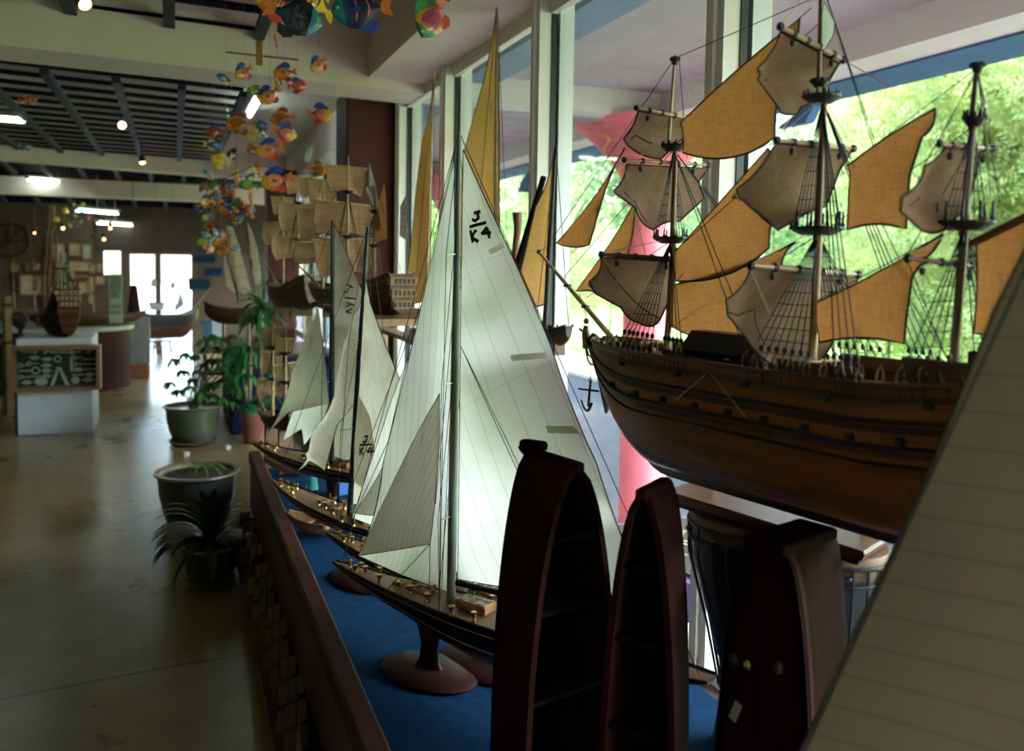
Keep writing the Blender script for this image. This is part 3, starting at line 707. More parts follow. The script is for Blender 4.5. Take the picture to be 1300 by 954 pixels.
# rowing boats and small things on the baize
def rowboat(px,py,L,ang,label,z=PZ_,rudder=False):
    p=on(2,z+.035,px,py); fr=Fr(p.x,p.y,ang); t=thing('rowing_boat',(p.x,p.y,z),label,'model boat','small brown rowing boats on the baize')
    st=[]
    for i in range(15):
        u=i/14; b=L*.17*max(.04,math.sin(PI*min(1,u*.88+.03)))**.7; zs=z+.06+.025*(2*u-1)**2; st.append((L*(.5-u),zs-.055*math.sin(PI*min(1,u*.9+.06))**.5,zs,b))
    mb,uv=hullgrid(fr,st,8); mb.f=mb.f[:-2];mb.mi=mb.mi[:-2]; mb.build('hull',m_lb:=pm('light_boat_wood',(.30,.15,.07),.4,grain=(1,1,6),var=.2),t,60)
    mb2,_=hullgrid(fr,[(a*.985,b+.006,c+.001,d*.93) for a,b,c,d in st],8); mb2.f=mb2.f[:-2];mb2.mi=mb2.mi[:-2]; mb2.build('inner_planking',pm('boat_inside',(.20,.10,.05),.5),t,60)
    rail(fr,st,.004,.002).build('gunwale',m_lb,t,60)
    for k in (-.22,0,.2):
        q=min(st,key=lambda q:abs(q[0]-L*k)); MB().box(fr(L*k,0,q[2]-.015),(q[3]*1.8,.025,.006),rz=rad(ang)).build('thwart',m_lb,t)
    return t
rowboat(374,594,.34,58,'small brown rowing boat under the faded jib of the third yacht')
rowboat(408,670,.32,50,'small tan rowing boat between the second and third yachts')
solo('ball_float',MB().ball(on(2,.63,414,668),.017,12,8),pm('float_tan',(.45,.28,.17),.6),'small round tan float lying in the nearer rowing boat','float',smooth=60)
t=thing('teal_stand',on(2,PZ_,397,622),'small teal painted stand on the baize beside the third yacht','stand')
c=on(2,PZ_,397,622); MB().lathe([(.03,0),(.024,.03),(.02,.07),(.026,.105)],c,16,None,True,1,.6).build('post',m_teal,t,60)
t=thing('blue_tin',on(2,PZ_,434,628),'small bright blue box on the deck side behind the third yacht','box')
c=on(2,PZ_,434,628); MB().bev((c.x,c.y,PZ_+.035),(.07,.05,.07),.006,.4).build('body',pm('blue_tin',(.03,.12,.38),.4),t); MB().bev((c.x,c.y,PZ_+.075),(.04,.03,.012),.003,.4).build('lid',pm('red_tin',(.35,.05,.05),.4),t)
# foreground yacht, out of focus at the right edge
FF=Fr(.88,.74,33)
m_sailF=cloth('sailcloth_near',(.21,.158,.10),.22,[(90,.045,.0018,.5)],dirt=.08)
def sF(t):
    F=FF
    sail('genoa',P(F,[(1432,60),(1262,395),(1190,575),(1058,864),(962,1072),(1440,1050)],0),m_sailF,t,F.d,F.p*.012,.04,pm('leech_cord',(.10,.07,.045),.8),.0022,.001)
def near():
    F=FF; q=F.loc(F.fa(955,1085)); m=F.loc(F.fa(1440,40))
    yacht(F,'racing_yacht','foreground yacht at the right edge, only its big ribbed cream sail in view',q[0]+.02,q[0]-1.0,q[2],.07,.06,(m[0],F.fa(1440,40),.010),[sF],m_hullA,m_mastg,stand_s=(q[0]-.45),detail=0)
near()
# ================================================================ THE BIG SQUARE-RIGGED SHIP
K=.81
G=Fr(1.35*K,2.19*K,12.6)   # fore mast foot
def gz(z): return 1.7+(z-1.7)*K
m_hullG=bandm('hull_walnut',[(0,(.30,.10,.026)),(.60,(.12,.045,.02)),(.64,(.34,.12,.03)),(.74,(.08,.03,.016)),(.78,(.26,.095,.03)),(.90,(.08,.033,.018)),(.94,(.22,.085,.03))],.32,16,c2=None,spec=.35)
m_gwood=pm('ship_walnut',(.13,.055,.028),.4,grain=(1,1,4),var=.3)
m_gdark=pm('ship_dark_fittings',(.022,.014,.012),.5,var=.3)
m_spar=pm('spar_pine',(.42,.28,.14),.45,grain=(3,3,3),var=.3)
m_sparm=pm('mast_brown',(.17,.075,.035),.45,grain=(4,4,1),var=.35)
m_burlap=cloth('burlap_amber',(.36,.145,.045),.62,weave=420,dirt=.15)
m_canvas=cloth('canvas_square',(.66,.44,.31),.58,weave=500,dirt=.15,stain=(.30,.19,.11))
m_seam=pm('sail_seam',(.05,.025,.012),.8)
m_whcord=pm('pale_cord',(.45,.38,.28),.7)
GT=thing('sailing_ship',G(0,0,gz(1.10)),'large three-masted wooden sailing ship with amber burlap sails on brass posts by the window','model ship')
S0,S1=.316*K,-1.18*K
stn=[]
for i in range(37):
    u=i/36;s=S0+(S1-S0)*(u**1.25)
    bow=min(1,(S0-s)/(.42*K)); ste=min(1,(s-S1)/(.5*K))
    b=.148*K*(1-(1-bow)**2.3)**.5*(.72+.28*ste**.7); b=max(b,.006)
    zk=gz(1.105)+ (gz(1.40)-gz(1.105))*(max(0,1-(S0-s)/(.34*K)))**2.1 + .05*K*max(0,1-ste)**2
    zs=gz(1.452)+.012*K*max(0,1-bow)**2+.055*K*max(0,(-s/K-.72)/.45)**1.2
    stn.append((s,zk,zs,b,1.75+.5*bow))
mb,uv=hullgrid(G,stn,16); mb.build('hull',m_hullG,GT,70,uv=uv)
mb,uv=deckgrid(G,stn,-.022,.93,.004); mb.build('deck',m_deck,GT,60,uv=uv)
def stq(s): return min(stn,key=lambda q:abs(q[0]-s))
# wales and rails
for f,r,nm in ((1.0,.0050,'cap_rail'),(.80,.0042,'wale'),(.66,.0055,'wale'),(.56,.0035,'wale')):
    mb=MB()
    for sg in (-1,1):
        pts=[]
        for q in stn:
            z=q[1]+(q[2]-q[1])*f**1.15; e=q[4]; y=q[3]*(1-(1-f)**e)**(1/e); pts.append(G(q[0],sg*(y+.001),z))
        mb.tube(pts,r,6)
    mb.build(nm,m_gdark if f<1 else m_gwood,GT,60)
# keel and stem
MB().rings([[G(a,-.006,z-.020*min(1,max(.1,(.16*K-a)/(.12*K)))),G(a,.006,z-.020*min(1,max(.1,(.16*K-a)/(.12*K)))),G(a,.006,z+.012),G(a,-.006,z+.012)] for a,z in [(q[0],q[1]) for q in stn if q[0]<.15*K]],True).build('keel_board',m_gdark,GT)
kp=[G(q[0],0,q[1]-.004) for q in stn if q[0]>S1+.02]
kp=[G(S0+.006,0,gz(1.455))]+kp
MB().tube(kp,.0085,6).build('keel',m_gdark,GT,60)
mb=MB();mb.prism([G(*q) for q in ((S0-.01,0,gz(1.452)),(S0+.045*K,0,gz(1.475)),(S0+.075*K,0,gz(1.445)),(S0+.05*K,0,gz(1.40)),(S0+.012*K,0,gz(1.33)),(S0-.03*K,0,gz(1.22)),(S0-.045*K,0,gz(1.25)))],G.p*.009); mb.build('beakhead',m_gdark,GT)
mb=MB()
for sg in (-1,1):
    for k in range(3):
        mb.tube(catm([G(S0-.03*K,sg*.03,gz(1.44-.03*k)),G(S0+.03*K,sg*.018,gz(1.425-.022*k)),G(S0+.07*K,sg*.006,gz(1.452-.006*k))],5),.0026,5)
mb.build('head_rail',m_gwood,GT,60)
# figurehead: bust, arms and scroll
mb=MB();c=G(S0+.075*K,0,gz(1.47));mb.tube([c-V((0,0,.04)),c,c+V((0,0,.022))],[.009,.012,.007],8);mb.ball(c+V((0,0,.034)),.0085,8,6);mb.tube([c+V((0,0,.01)),c+G.d*.02+G.p*.012+V((0,0,.0)),c+G.d*.03+V((0,0,.012))],.004,5)
mb.build('figurehead',m_gwood,GT,60)
# bulwark pieces, raised gangway, quarter deck
def blk(name,s,l,z,ds,dl,dz,m=m_gwood,par=GT):
    return MB().bev(G(s,l,z),(dl,ds,dz),.003,rad(12.6)).build(name,m,par)
for s,ds,dz in ((-.60*K,.22*K,.028),(-.93*K,.24*K,.04)):
    for sg in (-1,1): blk('bulwark',s,sg*.128*K,stq(s)[2]+dz/2-.002,ds,.008,dz)
for k,(s,l) in enumerate(((-.56,0),(-.74,0),(-.42,.0))):
    blk('deck_hatch',s*K,l,stq(s*K)[2]-.01,.05*K,.07*K,.012,m_gdark)
# belfry, pin rails and gratings on the fore deck
mb=MB()
for a in (-.014,.014):
    for b in (-.016,.016): mb.tube([G(-.085*K+a,b,gz(1.435)),G(-.085*K+a,b,gz(1.485))],.0022,6)
mb.tube(catm([G(-.085*K-.014,-.016,gz(1.485)),G(-.085*K,-.008,gz(1.502)),G(-.085*K+.014,.016,gz(1.485))],4),.003,6)
o=mb.build('belfry',m_gwood,GT,60); MB().lathe([(.008,0),(.006,.006),(.004,.012),(.001,.014)],G(-.085*K,0,gz(1.46)),10).build('bell',m_brass,o,60)
for s in (.05,-.14,-.24,-.52):
    mb=MB();
    for l in (-.055,.055): mb.tube([G(s*K,l*K,gz(1.43)),G(s*K,l*K,gz(1.475))],.003,6)
    mb.tube([G(s*K,-.075*K,gz(1.472)),G(s*K,.075*K,gz(1.472))],.003,6)
    for k in range(7): mb.tube([G(s*K,(-.06+.02*k)*K,gz(1.462)),G(s*K,(-.06+.02*k)*K,gz(1.482))],.0013,5)
    mb.build('pin_rail',m_spar,GT)
for s,l in ((-.19,-.05),(-.19,.05),(.0,-.07),(-.30,-.08),(.09,-.03)):
    c=G(s*K,l*K,gz(1.437)); MB().lathe([(.008,0),(.010,.006),(.008,.012),(.010,.018),(.007,.02)],c,12).build('barrel',m_spar,GT,50)
# cannons poking from the side, with ports
for k in range(9):
    for row,(f,ds) in enumerate(((.70,0),(.90,.5))):
        s=(.10-.115*(k+ds))*K
        if s<S1+.1: continue
        q=stq(s);z=q[1]+(q[2]-q[1])*f**1.15;y=q[3]*(1-(1-f)**q[4])**(1/q[4])
        for sg in (-1,1):
            if row==1 and k%2: continue
            blk('gun_port',s,sg*(y-.0005),z,.019,.006,.016,m_gdark)
            if sg<0:
                a=G(s,sg*(y-.004),z); MB().tube([a,a-G.p*.016,a-G.p*.018],[.0042,.0036,.0045],8).build('cannon',pm('gun_iron',(.05,.055,.06),.35,metal=.6),GT,60)
# dark covered boat amidships
c=G(-.255*K,-.02,gz(1.478)); R=rad(12.6)
LB=[]
mb=MB()
for u in (-1,1):
    s=-.255*K+u*.125*K
    LB.append([G(s,-.085*K,gz(1.455)),G(s,-.092*K,gz(1.472)),G(s-.004,-.05*K,gz(1.522)),G(s-.004,.01*K,gz(1.522)),G(s,.05*K,gz(1.472)),G(s,.045*K,gz(1.455))])
mb.rings(LB,True); o=mb.build('covered_hatch',pm('black_cover',(.010,.011,.013),.35),GT)
MB().box(G(-.255*K,-.02*K,gz(1.452)),(.15*K,.27*K,.008),rz=R).build('hatch_rim',m_gdark,o)
# ---- spars
def spar(name,pts,r,m=m_sparm,par=GT,n=10): return MB().tube(pts,r,n).build(name,m,par,60)
bs0=G.fa(788,442); bs1=G.fa(684,320); bsm=bs0.lerp(bs1,.42)
o=spar('bowsprit',[bs0-(bs1-bs0)*.12,bs0,bsm,bs1],[.0085,.0085,.0065,.004],m_spar)
mb=MB()
for t_ in (.40,.62,.0): a=bs0.lerp(bs1,t_); mb.lathe([(.011,-.004),(.012,0),(.011,.004)],a,10)
mb.ball(bs1,.007); mb.build('bowsprit_band',m_gdark,o)
def mast(base,steps):
    out=[]
    for i,(a,b,r0,r1,m) in enumerate(steps):
        out.append(spar('mast',[a,a.lerp(b,.5),b],[r0,(r0+r1)/2,r1],m))
    return out
F_=lambda x,y:G.fa(x,y)
mast(0,[(F_(846,452),F_(856,300),.0085,.007,m_spar),(F_(853,322),F_(858,180),.0068,.0055,m_sparm),(F_(848,192),F_(857,70),.0045,.003,m_spar)])
mast(0,[(F_(1030,475),F_(1040,285),.0095,.008,m_spar),(F_(1037,305),F_(1047,112),.008,.006,m_sparm),(F_(1039,130),F_(1043,-60),.005,.003,m_sparm)])
mast(0,[(F_(1209,480),F_(1226,272),.0085,.007,m_sparm),(F_(1222,300),F_(1236,150),.007,.0055,m_sparm),(F_(1232,165),F_(1241,80),.005,.004,m_sparm)])
# tops: round platforms with posts
def top(x,y,r,h,label=None):
    c=G.fa(x,y); mb=MB(); mb.lathe([(r*.55,-.012),(r*.8,-.006),(r,0),(r,.004),(r*.3,.005)],c,18)
    for k in range(10):
        a=2*PI*k/10; mb.tube([c+V((math.cos(a)*r*.9,math.sin(a)*r*.9,0)),c+V((math.cos(a)*r*.9,math.sin(a)*r*.9,h))],[.0028,.0022],5); mb.ball(c+V((math.cos(a)*r*.9,math.sin(a)*r*.9,h*.25)),.0045,6,4)
    mb.build('mast_top',m_gdark,GT)
top(851,303,.052*K,.022); top(855,186,.036*K,.012); top(1037,291,.066*K,.034); top(1043,124,.045*K,.014);top(1041,103,.022*K,.004); top(1225,284,.060*K,.036); top(1237,152,.022*K,.016); top(857,76,.010,.006);top(1241,84,.010,.006)
# yards across the ship
def yard(name,x0,y0,x1,y1,a,r=.0042,m=m_spar):
    A=G.cr(x0,y0,a);B=G.cr(x1,y1,a);o=spar(name,[A,A.lerp(B,.2),A.lerp(B,.5),A.lerp(B,.8),B],[r*.6,r,r*1.15,r,r*.6],m,n=8)
    for t_ in (.02,.22,.42,.62,.82,.98):
        MB().ball(A.lerp(B,t_),r*1.7,6,5).build('yard_band',m_gdark,o)
    for t_ in (.2,.8):
        c=A.lerp(B,t_); MB().tube([c,c+V((0,0,-.012)),c+V((0,0,-.013)),c+V((0,0,-.018)),c+V((0,0,-.024)),c+V((0,0,-.025))],[.0014,.0014,.004,.0055,.004,.001],7).build('block',m_gdark,o)
    return A,B
sF,sM,sZ=0.0,G.loc(G.fa(1038,300))[0],G.loc(G.fa(1225,300))[0]
Y1=yard('yard',806,137,886,152,sF+.012); Y2=yard('yard',790,203,901,210,sF+.014); Y3=yard('yard',761,323,866,330,sF+.016,.005,m_gdark)
Y4=yard('yard',989,33,1072,77,sM+.012,.005); Y5=yard('yard',984,178,1085,189,sM+.014,.005); Y6=yard('yard',950,337,1092,349,sM+.016,.0055)
Y7=yard('yard',1192,183,1262,189,sZ+.012,.004); Y8=yard('yard',1150,328,1250,340,sZ+.014,.0045,m_sparm)
gaff=spar('gaff',[G.fa(1232,310),G.fa(1300,275),G.fa(1345,252)],[.006,.0055,.004])
# ---- fore-and-aft sails of amber burlap
def stays(pts,l=0.0,nm='staysail',b=.02):
    sail(nm,[G.fa(x,y,l) for x,y in arcs(pts)],m_burlap,GT,G.d,G.p*-b,.024,m_seam,.0022,.003)
stays([(793,188,-2),(766,248),(748,311,4),(706,309,-5)],.0,'jib',.012)
stays([(806,256,3),(795,330),(778,378,0),(748,369,0),(731,370,-3)],.0,'jib',.012)
stays([(1015,24,0),(1012,60),(985,140),(983,175,16),(867,194,-2),(864,156,3)],.0)
stays([(975,188,0),(990,260),(977,291,0),(976,315,14),(858,357,0),(856,321,0)],.006)
stays([(1009,308,-5),(992,342,0),(960,380),(985,425),(1001,463,0),(942,432,8),(853,415,0),(855,362,-6)],.012)
stays([(1187,138,6),(1170,175),(1155,222),(1151,264),(1150,291,-7),(1075,292,0),(1079,220,0),(1075,211,3)],.0)
stays([(1197,297,3),(1173,330),(1158,352),(1150,411),(1148,437,-7),(1041,435,0),(1033,386,-4)],.0)
stays([(1240,311,0),(1340,262,0),(1330,440,-5),(1236,424,-3)],.006,'spanker')
# bowsprit forestay run and clewline patches on the jibs
# ---- square sails of brown canvas, bellied forward
def square(pts,a,b=.05,marks=None):
    sail('square_sail',[G.cr(x,y,a) for x,y in arcs(pts)],m_canvas,GT,G.p,G.d*b-G.p*.006,.02,m_seam,.0024,.017,marks=[[G.cr(x,y,a) for x,y in m] for m in marks] if marks else None,mmat=m_seam,mr=.0016,mname='sewn_seam')
square([(810,141,0),(884,153,0),(866,176),(839,202,4),(796,184,0),(791,176,-3)],sF+.015,.03,[[(793,180),(812,178),(822,170),(840,181)]])
square([(796,209,0),(898,214,0),(886,232),(893,252,0),(862,281,-4),(829,292,5),(807,264,0),(780,243,-4)],sF+.018,.035,[[(782,246),(800,240),(815,262),(828,288)]])
square([(763,327,0),(862,333,0),(850,380),(838,406,6),(814,411,4),(789,391,0),(756,373,0),(748,357,-6)],sF+.02,.04,[[(768,330),(800,360),(838,405)]])
square([(993,39,0),(1068,80,0),(1048,112),(1034,120,4),(1017,136,5),(1002,145,4),(988,137,0),(961,101,-3),(961,87,-4)],sM+.016,.04,[[(961,90),(980,97),(1003,97)]])
square([(986,182,0),(1080,193,0),(1066,216),(1050,262),(1026,270),(991,292,0),(965,268),(942,249,0),(939,240,-6)],sM+.018,.05,[[(940,244),(960,254),(985,250),(992,285)]])
square([(951,341,0),(1088,353,0),(1073,390),(1058,432,5),(1030,466,0),(1003,470,8),(948,430,0),(923,400,0),(921,381,-5)],sM+.02,.05,[[(922,395),(950,402),(985,395),(992,440)]])
square([(1200,185,0),(1246,190,0),(1240,222),(1228,262),(1196,293,8),(1155,281,0),(1141,268,0),(1143,250,-6),(1170,212,-3)],sZ+.016,.04,[[(1142,266),(1165,262),(1185,250)]])
# reef of pale cloth hanging by the main mast
sail('pennant',[G.fa(x,y) for x,y in ((1046,2),(1060,28),(1058,45),(1048,62),(1038,66),(1040,40))],cloth('pennant_white',(.62,.62,.58),.5),GT,G.d,G.p*.006,.012,m_seam,.0008)
# ---- standing rigging
def shrouds(bx,by,tx,ty,side,n,spread,r=.0011,ladder=True,bz=None,back=.0):
    sb_=G.loc(G.fa(bx,by)); tp=G.fa(tx,ty); mb=MB(); lo=[];
    for k in range(n):
        s=sb_[0]+back-(k-(n-1)/2)*spread; q=stq(s); b=G(s,side*(q[3]+.004) if bz is None else side*bz,q[2]+.012 if bz is None else sb_[2]); lo.append(b); mb.tube([b,tp],r,4)
    lad=MB()
    o=mb.build('shroud',m_navy,GT)
    if ladder:
        m=max(3,int((tp-lo[0]).length/.026))
        for j in range(1,m-1):
            t_=j/m
            if t_>.93: break
            lad=MB();lad.tube([a.lerp(tp,t_) for a in lo],.0009,3); lad.build('ratline',m_dkline,o)
    if bz is None:
        d=MB(); w=MB()
        for b in lo:
            u=(tp-b).normalized()
            d.ball(b,.0062,7,5,(1,.7,1.2)); d.ball(b+u*.034,.0055,7,5,(1,.7,1.2)); d.tube([b,b+u*.034],.0014,4); d.tube([b,b-V((0,0,.035))+G.p*(-side*.004)],.0012,4)
        d.build('deadeyes',m_gdark,o)
for side in (-1,1):
    shrouds(848,452,852,306,side,7,.019,back=-.012); shrouds(1028,478,1038,296,side,8,.021,back=-.016); shrouds(1210,480,1225,288,side,5,.019,back=-.014)
    shrouds(851,303,855,190,side,4,.010,.0009,True,.036); shrouds(1037,291,1044,128,side,5,.011,.0009,True,.046); shrouds(1225,284,1236,156,side,4,.011,.0009,True,.040)
    shrouds(1128,478,1044,128,side,4,.016,.0012,False); shrouds(1010,478,855,190,side,2,.03,.0011,False); shrouds(905,470,852,306,side,5,.014,.0011,False)
for a,b in (((857,74),(1042,-6)),((857,74),(700,305)),((855,190),(716,352)),((852,306),(745,378)),((855,190),(1040,30)),((864,156),(1030,10)),((853,322),(1020,175)),((845,420),(1036,300)),((1060,30),(1118,215)),((1044,-20),(1117,200)),((1076,210),(1241,86)),((1172,212),(1241,90)),((1241,86),(1270,260)),((1241,86),(1258,250)),((1237,160),(1040,298)),((1060,480),(1236,180)),((1033,384),(1200,296)),((862,72),(872,200)),((683,320),(706,309)),((1150,437),(1200,480)),((1152,330),(1210,476)),((860,357),(985,182)),((757,440),(735,372)),((1040,120),(1210,470)),((1155,380),(1215,474))):
    MB().tube([G.fa(*a),G.fa(*b)],.0010,4).build('stay',m_navy,GT)
def brace(a,b): MB().tube([a,b],.0009,4).build('brace',m_whcord,GT)
for Y,tx,ty in ((Y1,857,74),(Y2,855,186),(Y3,851,303),(Y4,1042,-30),(Y5,1044,124),(Y6,1037,291),(Y7,1241,84),(Y8,1226,284)):
    for e in Y: brace(e,G.fa(tx,ty))
for e,pp in ((Y2[0],(812,300)),(Y2[0],(838,400)),(Y3[0],(842,415)),(Y5[0],(982,330)),(Y5[0],(1003,150)),(Y6[0],(1000,440)),(Y4[0],(1003,90)),(Y6[0],(985,420)),(Y7[0],(1165,285)),(Y1[1],(900,200)),(Y4[1],(1130,110)),(Y3[1],(905,345))): brace(e,G.fa(*pp))
# coils of tan rope on the pin rails, along both sides
for k in range(26):
    s=(.13-.045*k)*K
    if -.40*K<s<-.20*K: continue
    q=stq(s);mb=MB();c=G(s,-(q[3]-.004),q[2]+.026)
    for j in range(4):
        w=random.uniform(.005,.009);h=random.uniform(.018,.032)
        mb.tube(catm([c+G.d*random.uniform(-.003,.003)+V((0,0,.008)),c+G.d*w-G.p*.004+V((0,0,-h*.4)),c-G.p*.006+V((0,0,-h)),c-G.d*w-G.p*.003+V((0,0,-h*.4)),c+V((0,0,.008))],3),.0010,4)
    mb.build('rope_coil',m_rope,GT)
# cables slung down the side
mb=MB()
for a,b in (((900,472),(858,508)),((900,472),(947,530)),((785,448),(752,440))):
    MB().tube([G.fa(*a,-.118),G.fa(*b,-.125)],.0018,5).build('side_rope',m_rope,GT)
# anchor hanging at the bow
an=G.fa(745,450,-.02);ab=G.fa(747,516,-.02);mb=MB()
st0=G.fa(750,483,-.02)
mb.tube([st0,ab],[.0032,.0042],6); mb.tube([G.fa(735,494,-.02),G.fa(760,497,-.02)],.003,6)
mb.tube(catm([G.fa(738,508,-.02),G.fa(742,519,-.02),G.fa(747,521,-.02),G.fa(751,512,-.02)],4),[.0022+.0022*math.sin(PI*i/18) for i in range(19)],6)
o=mb.build('anchor',pm('anchor_iron',(.012,.02,.03),.4),GT,60)
MB().tube([G.fa(750,441,-.02),st0],.0010,4).build('anchor_line',m_navy,o)
MB().torus(G.fa(749,483,-.02),.006,.0012,G.d,V((0,0,1)),14,5).build('ring',m_gdark,o)
MB().tube([G(S0+.0,-.01,gz(1.445)),G.fa(750,441,-.02)],.004,6).build('cathead',m_gwood,GT)
# ---- base board with green sheen, brass posts
BZ=gz(1.035)
cn=[on(2,BZ,*p) for p in ((842,622),(1098,701),(1146,672),(930,596))]
t=thing('display_board',((cn[0]+cn[2])/2),'long polished redwood display board that carries the big ship, resting on the drums','display board')
def lerp4(e):   # inset rectangle
    c=sum(cn,V())/4; return [c+(p-c)*e for p in cn]
mb=MB();mb.rings([[p+V((0,0,-.022)) for p in lerp4(.97)],[p+V((0,0,-.006)) for p in lerp4(1.0)],[p+V((0,0,0)) for p in lerp4(.985)]],True)
mb.build('board',pm('polished_redwood',(.11,.04,.022),.42,grain=(2,9,2),var=.3,spec=.22),t)
mb=MB();mb.rings([[p+V((0,0,-.034)) for p in lerp4(.93)],[p+V((0,0,-.022)) for p in lerp4(.95)]],True); mb.build('underframe',m_stand,t)
for x,y in ((903,616),(1098,668)):
    c=on(2,BZ,x,y); H=min(stq(G.loc(c)[0])[1],9)-BZ-.004
    H=max(H,.03)
    MB().lathe([(.013,0),(.014,.005),(.008,.009),(.012,H*.40),(.013,H*.5),(.008,H*.72),(.012,H*.86),(.012,H)],(c.x,c.y,BZ),16).build('brass_post',m_brass,t,50)
# rudder shape seen under the keel
# ================================================================ DRUMS
m_skin=pm('drum_skin',(.20,.11,.05),.6,var=.25,vs=10); m_drum=pm('drum_black',(.018,.018,.022),.4,var=.3); m_dcord=pm('drum_cord',(.015,.016,.03),.5)
def djembe(px,py,R,label,m):
    zt=BZ-.036; c=on(2,zt,px,py); c.z=.44; H=zt-.44; t=thing('djembe_drum',c,label,'drum','tall drums under the ship board')
    prof=[(R*.62,0),(R*.60,.01),(R*.40,H*.35),(R*.38,H*.45),(R*.62,H*.62),(R*.92,H*.86),(R*.94,H-.04)]
    MB().lathe(prof,c,28).build('shell',m,t,60)
    MB().lathe([(R*.95,H-.045),(R*.99,H-.012),(R*.93,H),(R*.3,H+.001)],c,28).build('skin',m_skin,t,50)
    for zz,rr in ((H-.055,.98),(H-.018,1.0),(H*.40,.42)): MB().torus(c+V((0,0,zz)),R*rr,.005,V((1,0,0)),V((0,1,0)),30,6).build('hoop',m_dcord,t,60)
    L=MB()
    for k in range(22):
        a=2*PI*k/22;b=2*PI*(k+(.5 if k%2 else -.5)*.8)/22
        L.tube([c+V((math.cos(a)*R*1.0,math.sin(a)*R*1.0,H-.02)),c+V((math.cos(a)*R*.98,math.sin(a)*R*.98,H*.86)),c+V((math.cos(b)*R*.66,math.sin(b)*R*.66,H*.62)),c+V((math.cos(b)*R*.43,math.sin(b)*R*.43,H*.40))],.003,5)
    L.build('tension_cord',m_dcord,t)
    for k in range(9): 
        a=2*PI*k/9; o2=MB().lathe([(.006,-.003),(.008,0),(.006,.003)],c+V((math.cos(a)*R*1.02,math.sin(a)*R*1.02,H-.036)),8).build('shell_bead',m_skin if k%2 else m_dcord,t)
djembe(952,652,.140,'left tall drum with amber skin and black cords under the ship board',m_drum)
djembe(1062,690,.110,'right tall drum with grey shell and black cords under the ship board',pm('drum_grey',(.06,.065,.07),.4,var=.2))
# ================================================================ BOAT-SHAPED SHELVES
m_shin=pm('shelf_black_inside',(.008,.006,.005),.9,spec=.08); m_shred=pm('shelf_redbrown',(.036,.011,.008),.8,grain=(6,6,.8),var=.35,spec=.05); m_shrd2=pm('shelf_reddark',(.012,.0045,.003),.9,grain=(6,6,.8),var=.3,spec=.03)
def boatshelf(cx,cy,face,W,H,D,z0,label,inner,side,knob=False,lid=None,lean=0,top=.06):
    """upright half-boat cupboard: open face looks along 'face' degrees (0 = towards -y)"""
    t=thing('boat_shelf',(cx,cy,z0),label,'shelf','upright boat-shaped shelves in the foreground')
    a=rad(face); f=V((math.sin(a),-math.cos(a),0)); r=V((math.cos(a),math.sin(a),0)); c=V((cx,cy,z0)); ln=V((lean,0,0))
    def half(u): # half width at height fraction
        return W/2*(top+(1-top)*(1-max(0,u)**2.3)**.62) if u<1 else W/2*top
    n=22; oL=[];oR=[];bL=[];bR=[]
    for i in range(n+1):
        u=i/n; h=half(u); z=V((0,0,H*u))+r*(lean*u)
        oL.append(c+z-r*h); oR.append(c+z+r*h); bL.append(c+z-r*h*.72-f*D); bR.append(c+z+r*h*.72-f*D)
    th=.014
    def shell(A,B,sg):
        mb=MB(); rows=[]
        for i in range(n+1):
            q=r*(-sg*th); rows.append([A[i],B[i],B[i]+q*.8,A[i]+q])
        mb.rings(rows,True); return mb
    shell(oL,bL,-1).build('side_plank',side,t); shell(oR,bR,1).build('side_plank',side,t)
    mb=MB(); mb.rings([[bL[i],bR[i],bR[i]-f*.01,bL[i]-f*.01] for i in range(n+1)],True); mb.build('back_panel',inner,t)
    if lid:
        mb=MB(); mb.rings([[oL[i]-f*.01,oR[i]-f*.01,oR[i]-f*.022,oL[i]-f*.022] for i in range(n+1)],True); o=mb.build('front_panel',lid,t)
    for u in (.0,.30,.56,.77):
        h=half(u)-.012; z=c+V((0,0,H*u+.006))+r*(lean*u)
        if not lid: MB().hexa([z-r*h-f*.004,z+r*h-f*.004,z-r*h*.7-f*D,z+r*h*.7-f*D]+[q+V((0,0,.010)) for q in (z-r*h-f*.004,z+r*h-f*.004,z-r*h*.7-f*D,z+r*h*.7-f*D)]).build('shelf_board',inner,t)
    z=c+V((0,0,H))+r*lean
    MB().bev(z-f*D*.45+V((0,0,.0)),(W*top*1.2,D*1.06,.022),.004,a).build('stem_cap',side,t)
    if knob:
        MB().tube(catm([z-f*(D*.6)+V((0,0,-.03)),z-f*(D*1.0)+V((0,0,-.005)),z-f*(D*1.15)+V((0,0,.012)),z-f*(D*.7)+V((0,0,.022))],4),[.012]*13,8).build('prow_knob',m_shin,t,60)
    return t,c,f,r

def shelfat(px,dist,W,H,D,face,*a,**k):
    th=PSI+math.atan((px-650)/FPX); return boatshelf(math.sin(th)*dist,math.cos(th)*dist,face,W,H,D,PZ_,*a,**k)
shelfat(738,1.80,.25,.715,.17,14,'black-lined boat-shaped shelf with a knobbed prow, left of the two tall open ones',m_shin,m_shred,True)
shelfat(822,1.66,.165,.70,.12,-54,'narrower black-lined boat-shaped shelf with red-brown side, right of the knobbed one',m_shin,m_shred,top=.13)
t,c,f,r=shelfat(985,1.62,.21,.635,.17,-72,'closed red-brown boat-shaped cupboard with lid and price tag, in front of the drums',m_shin,m_shrd2,lid=m_shred,top=.34)
tg=c+f*.004-r*.055+V((0,0,.30)); MB().box(tg,(.016,.002,.04),M=Matrix.Rotation(math.atan2(r.y,r.x),3,'Z')@Matrix.Rotation(.35,3,'Y')).build('price_tag',pm('tag_paper',(.5,.45,.38),.8),t)
for dx,dz in ((-.03,.40),(.035,.42),(-.06,.40)):
    MB().ball(c+f*.006+r*dx+V((0,0,dz)),.009,8,6,(1,1,1.4)).build('knob',m_brass if dx==-.03 else m_gdark,t)
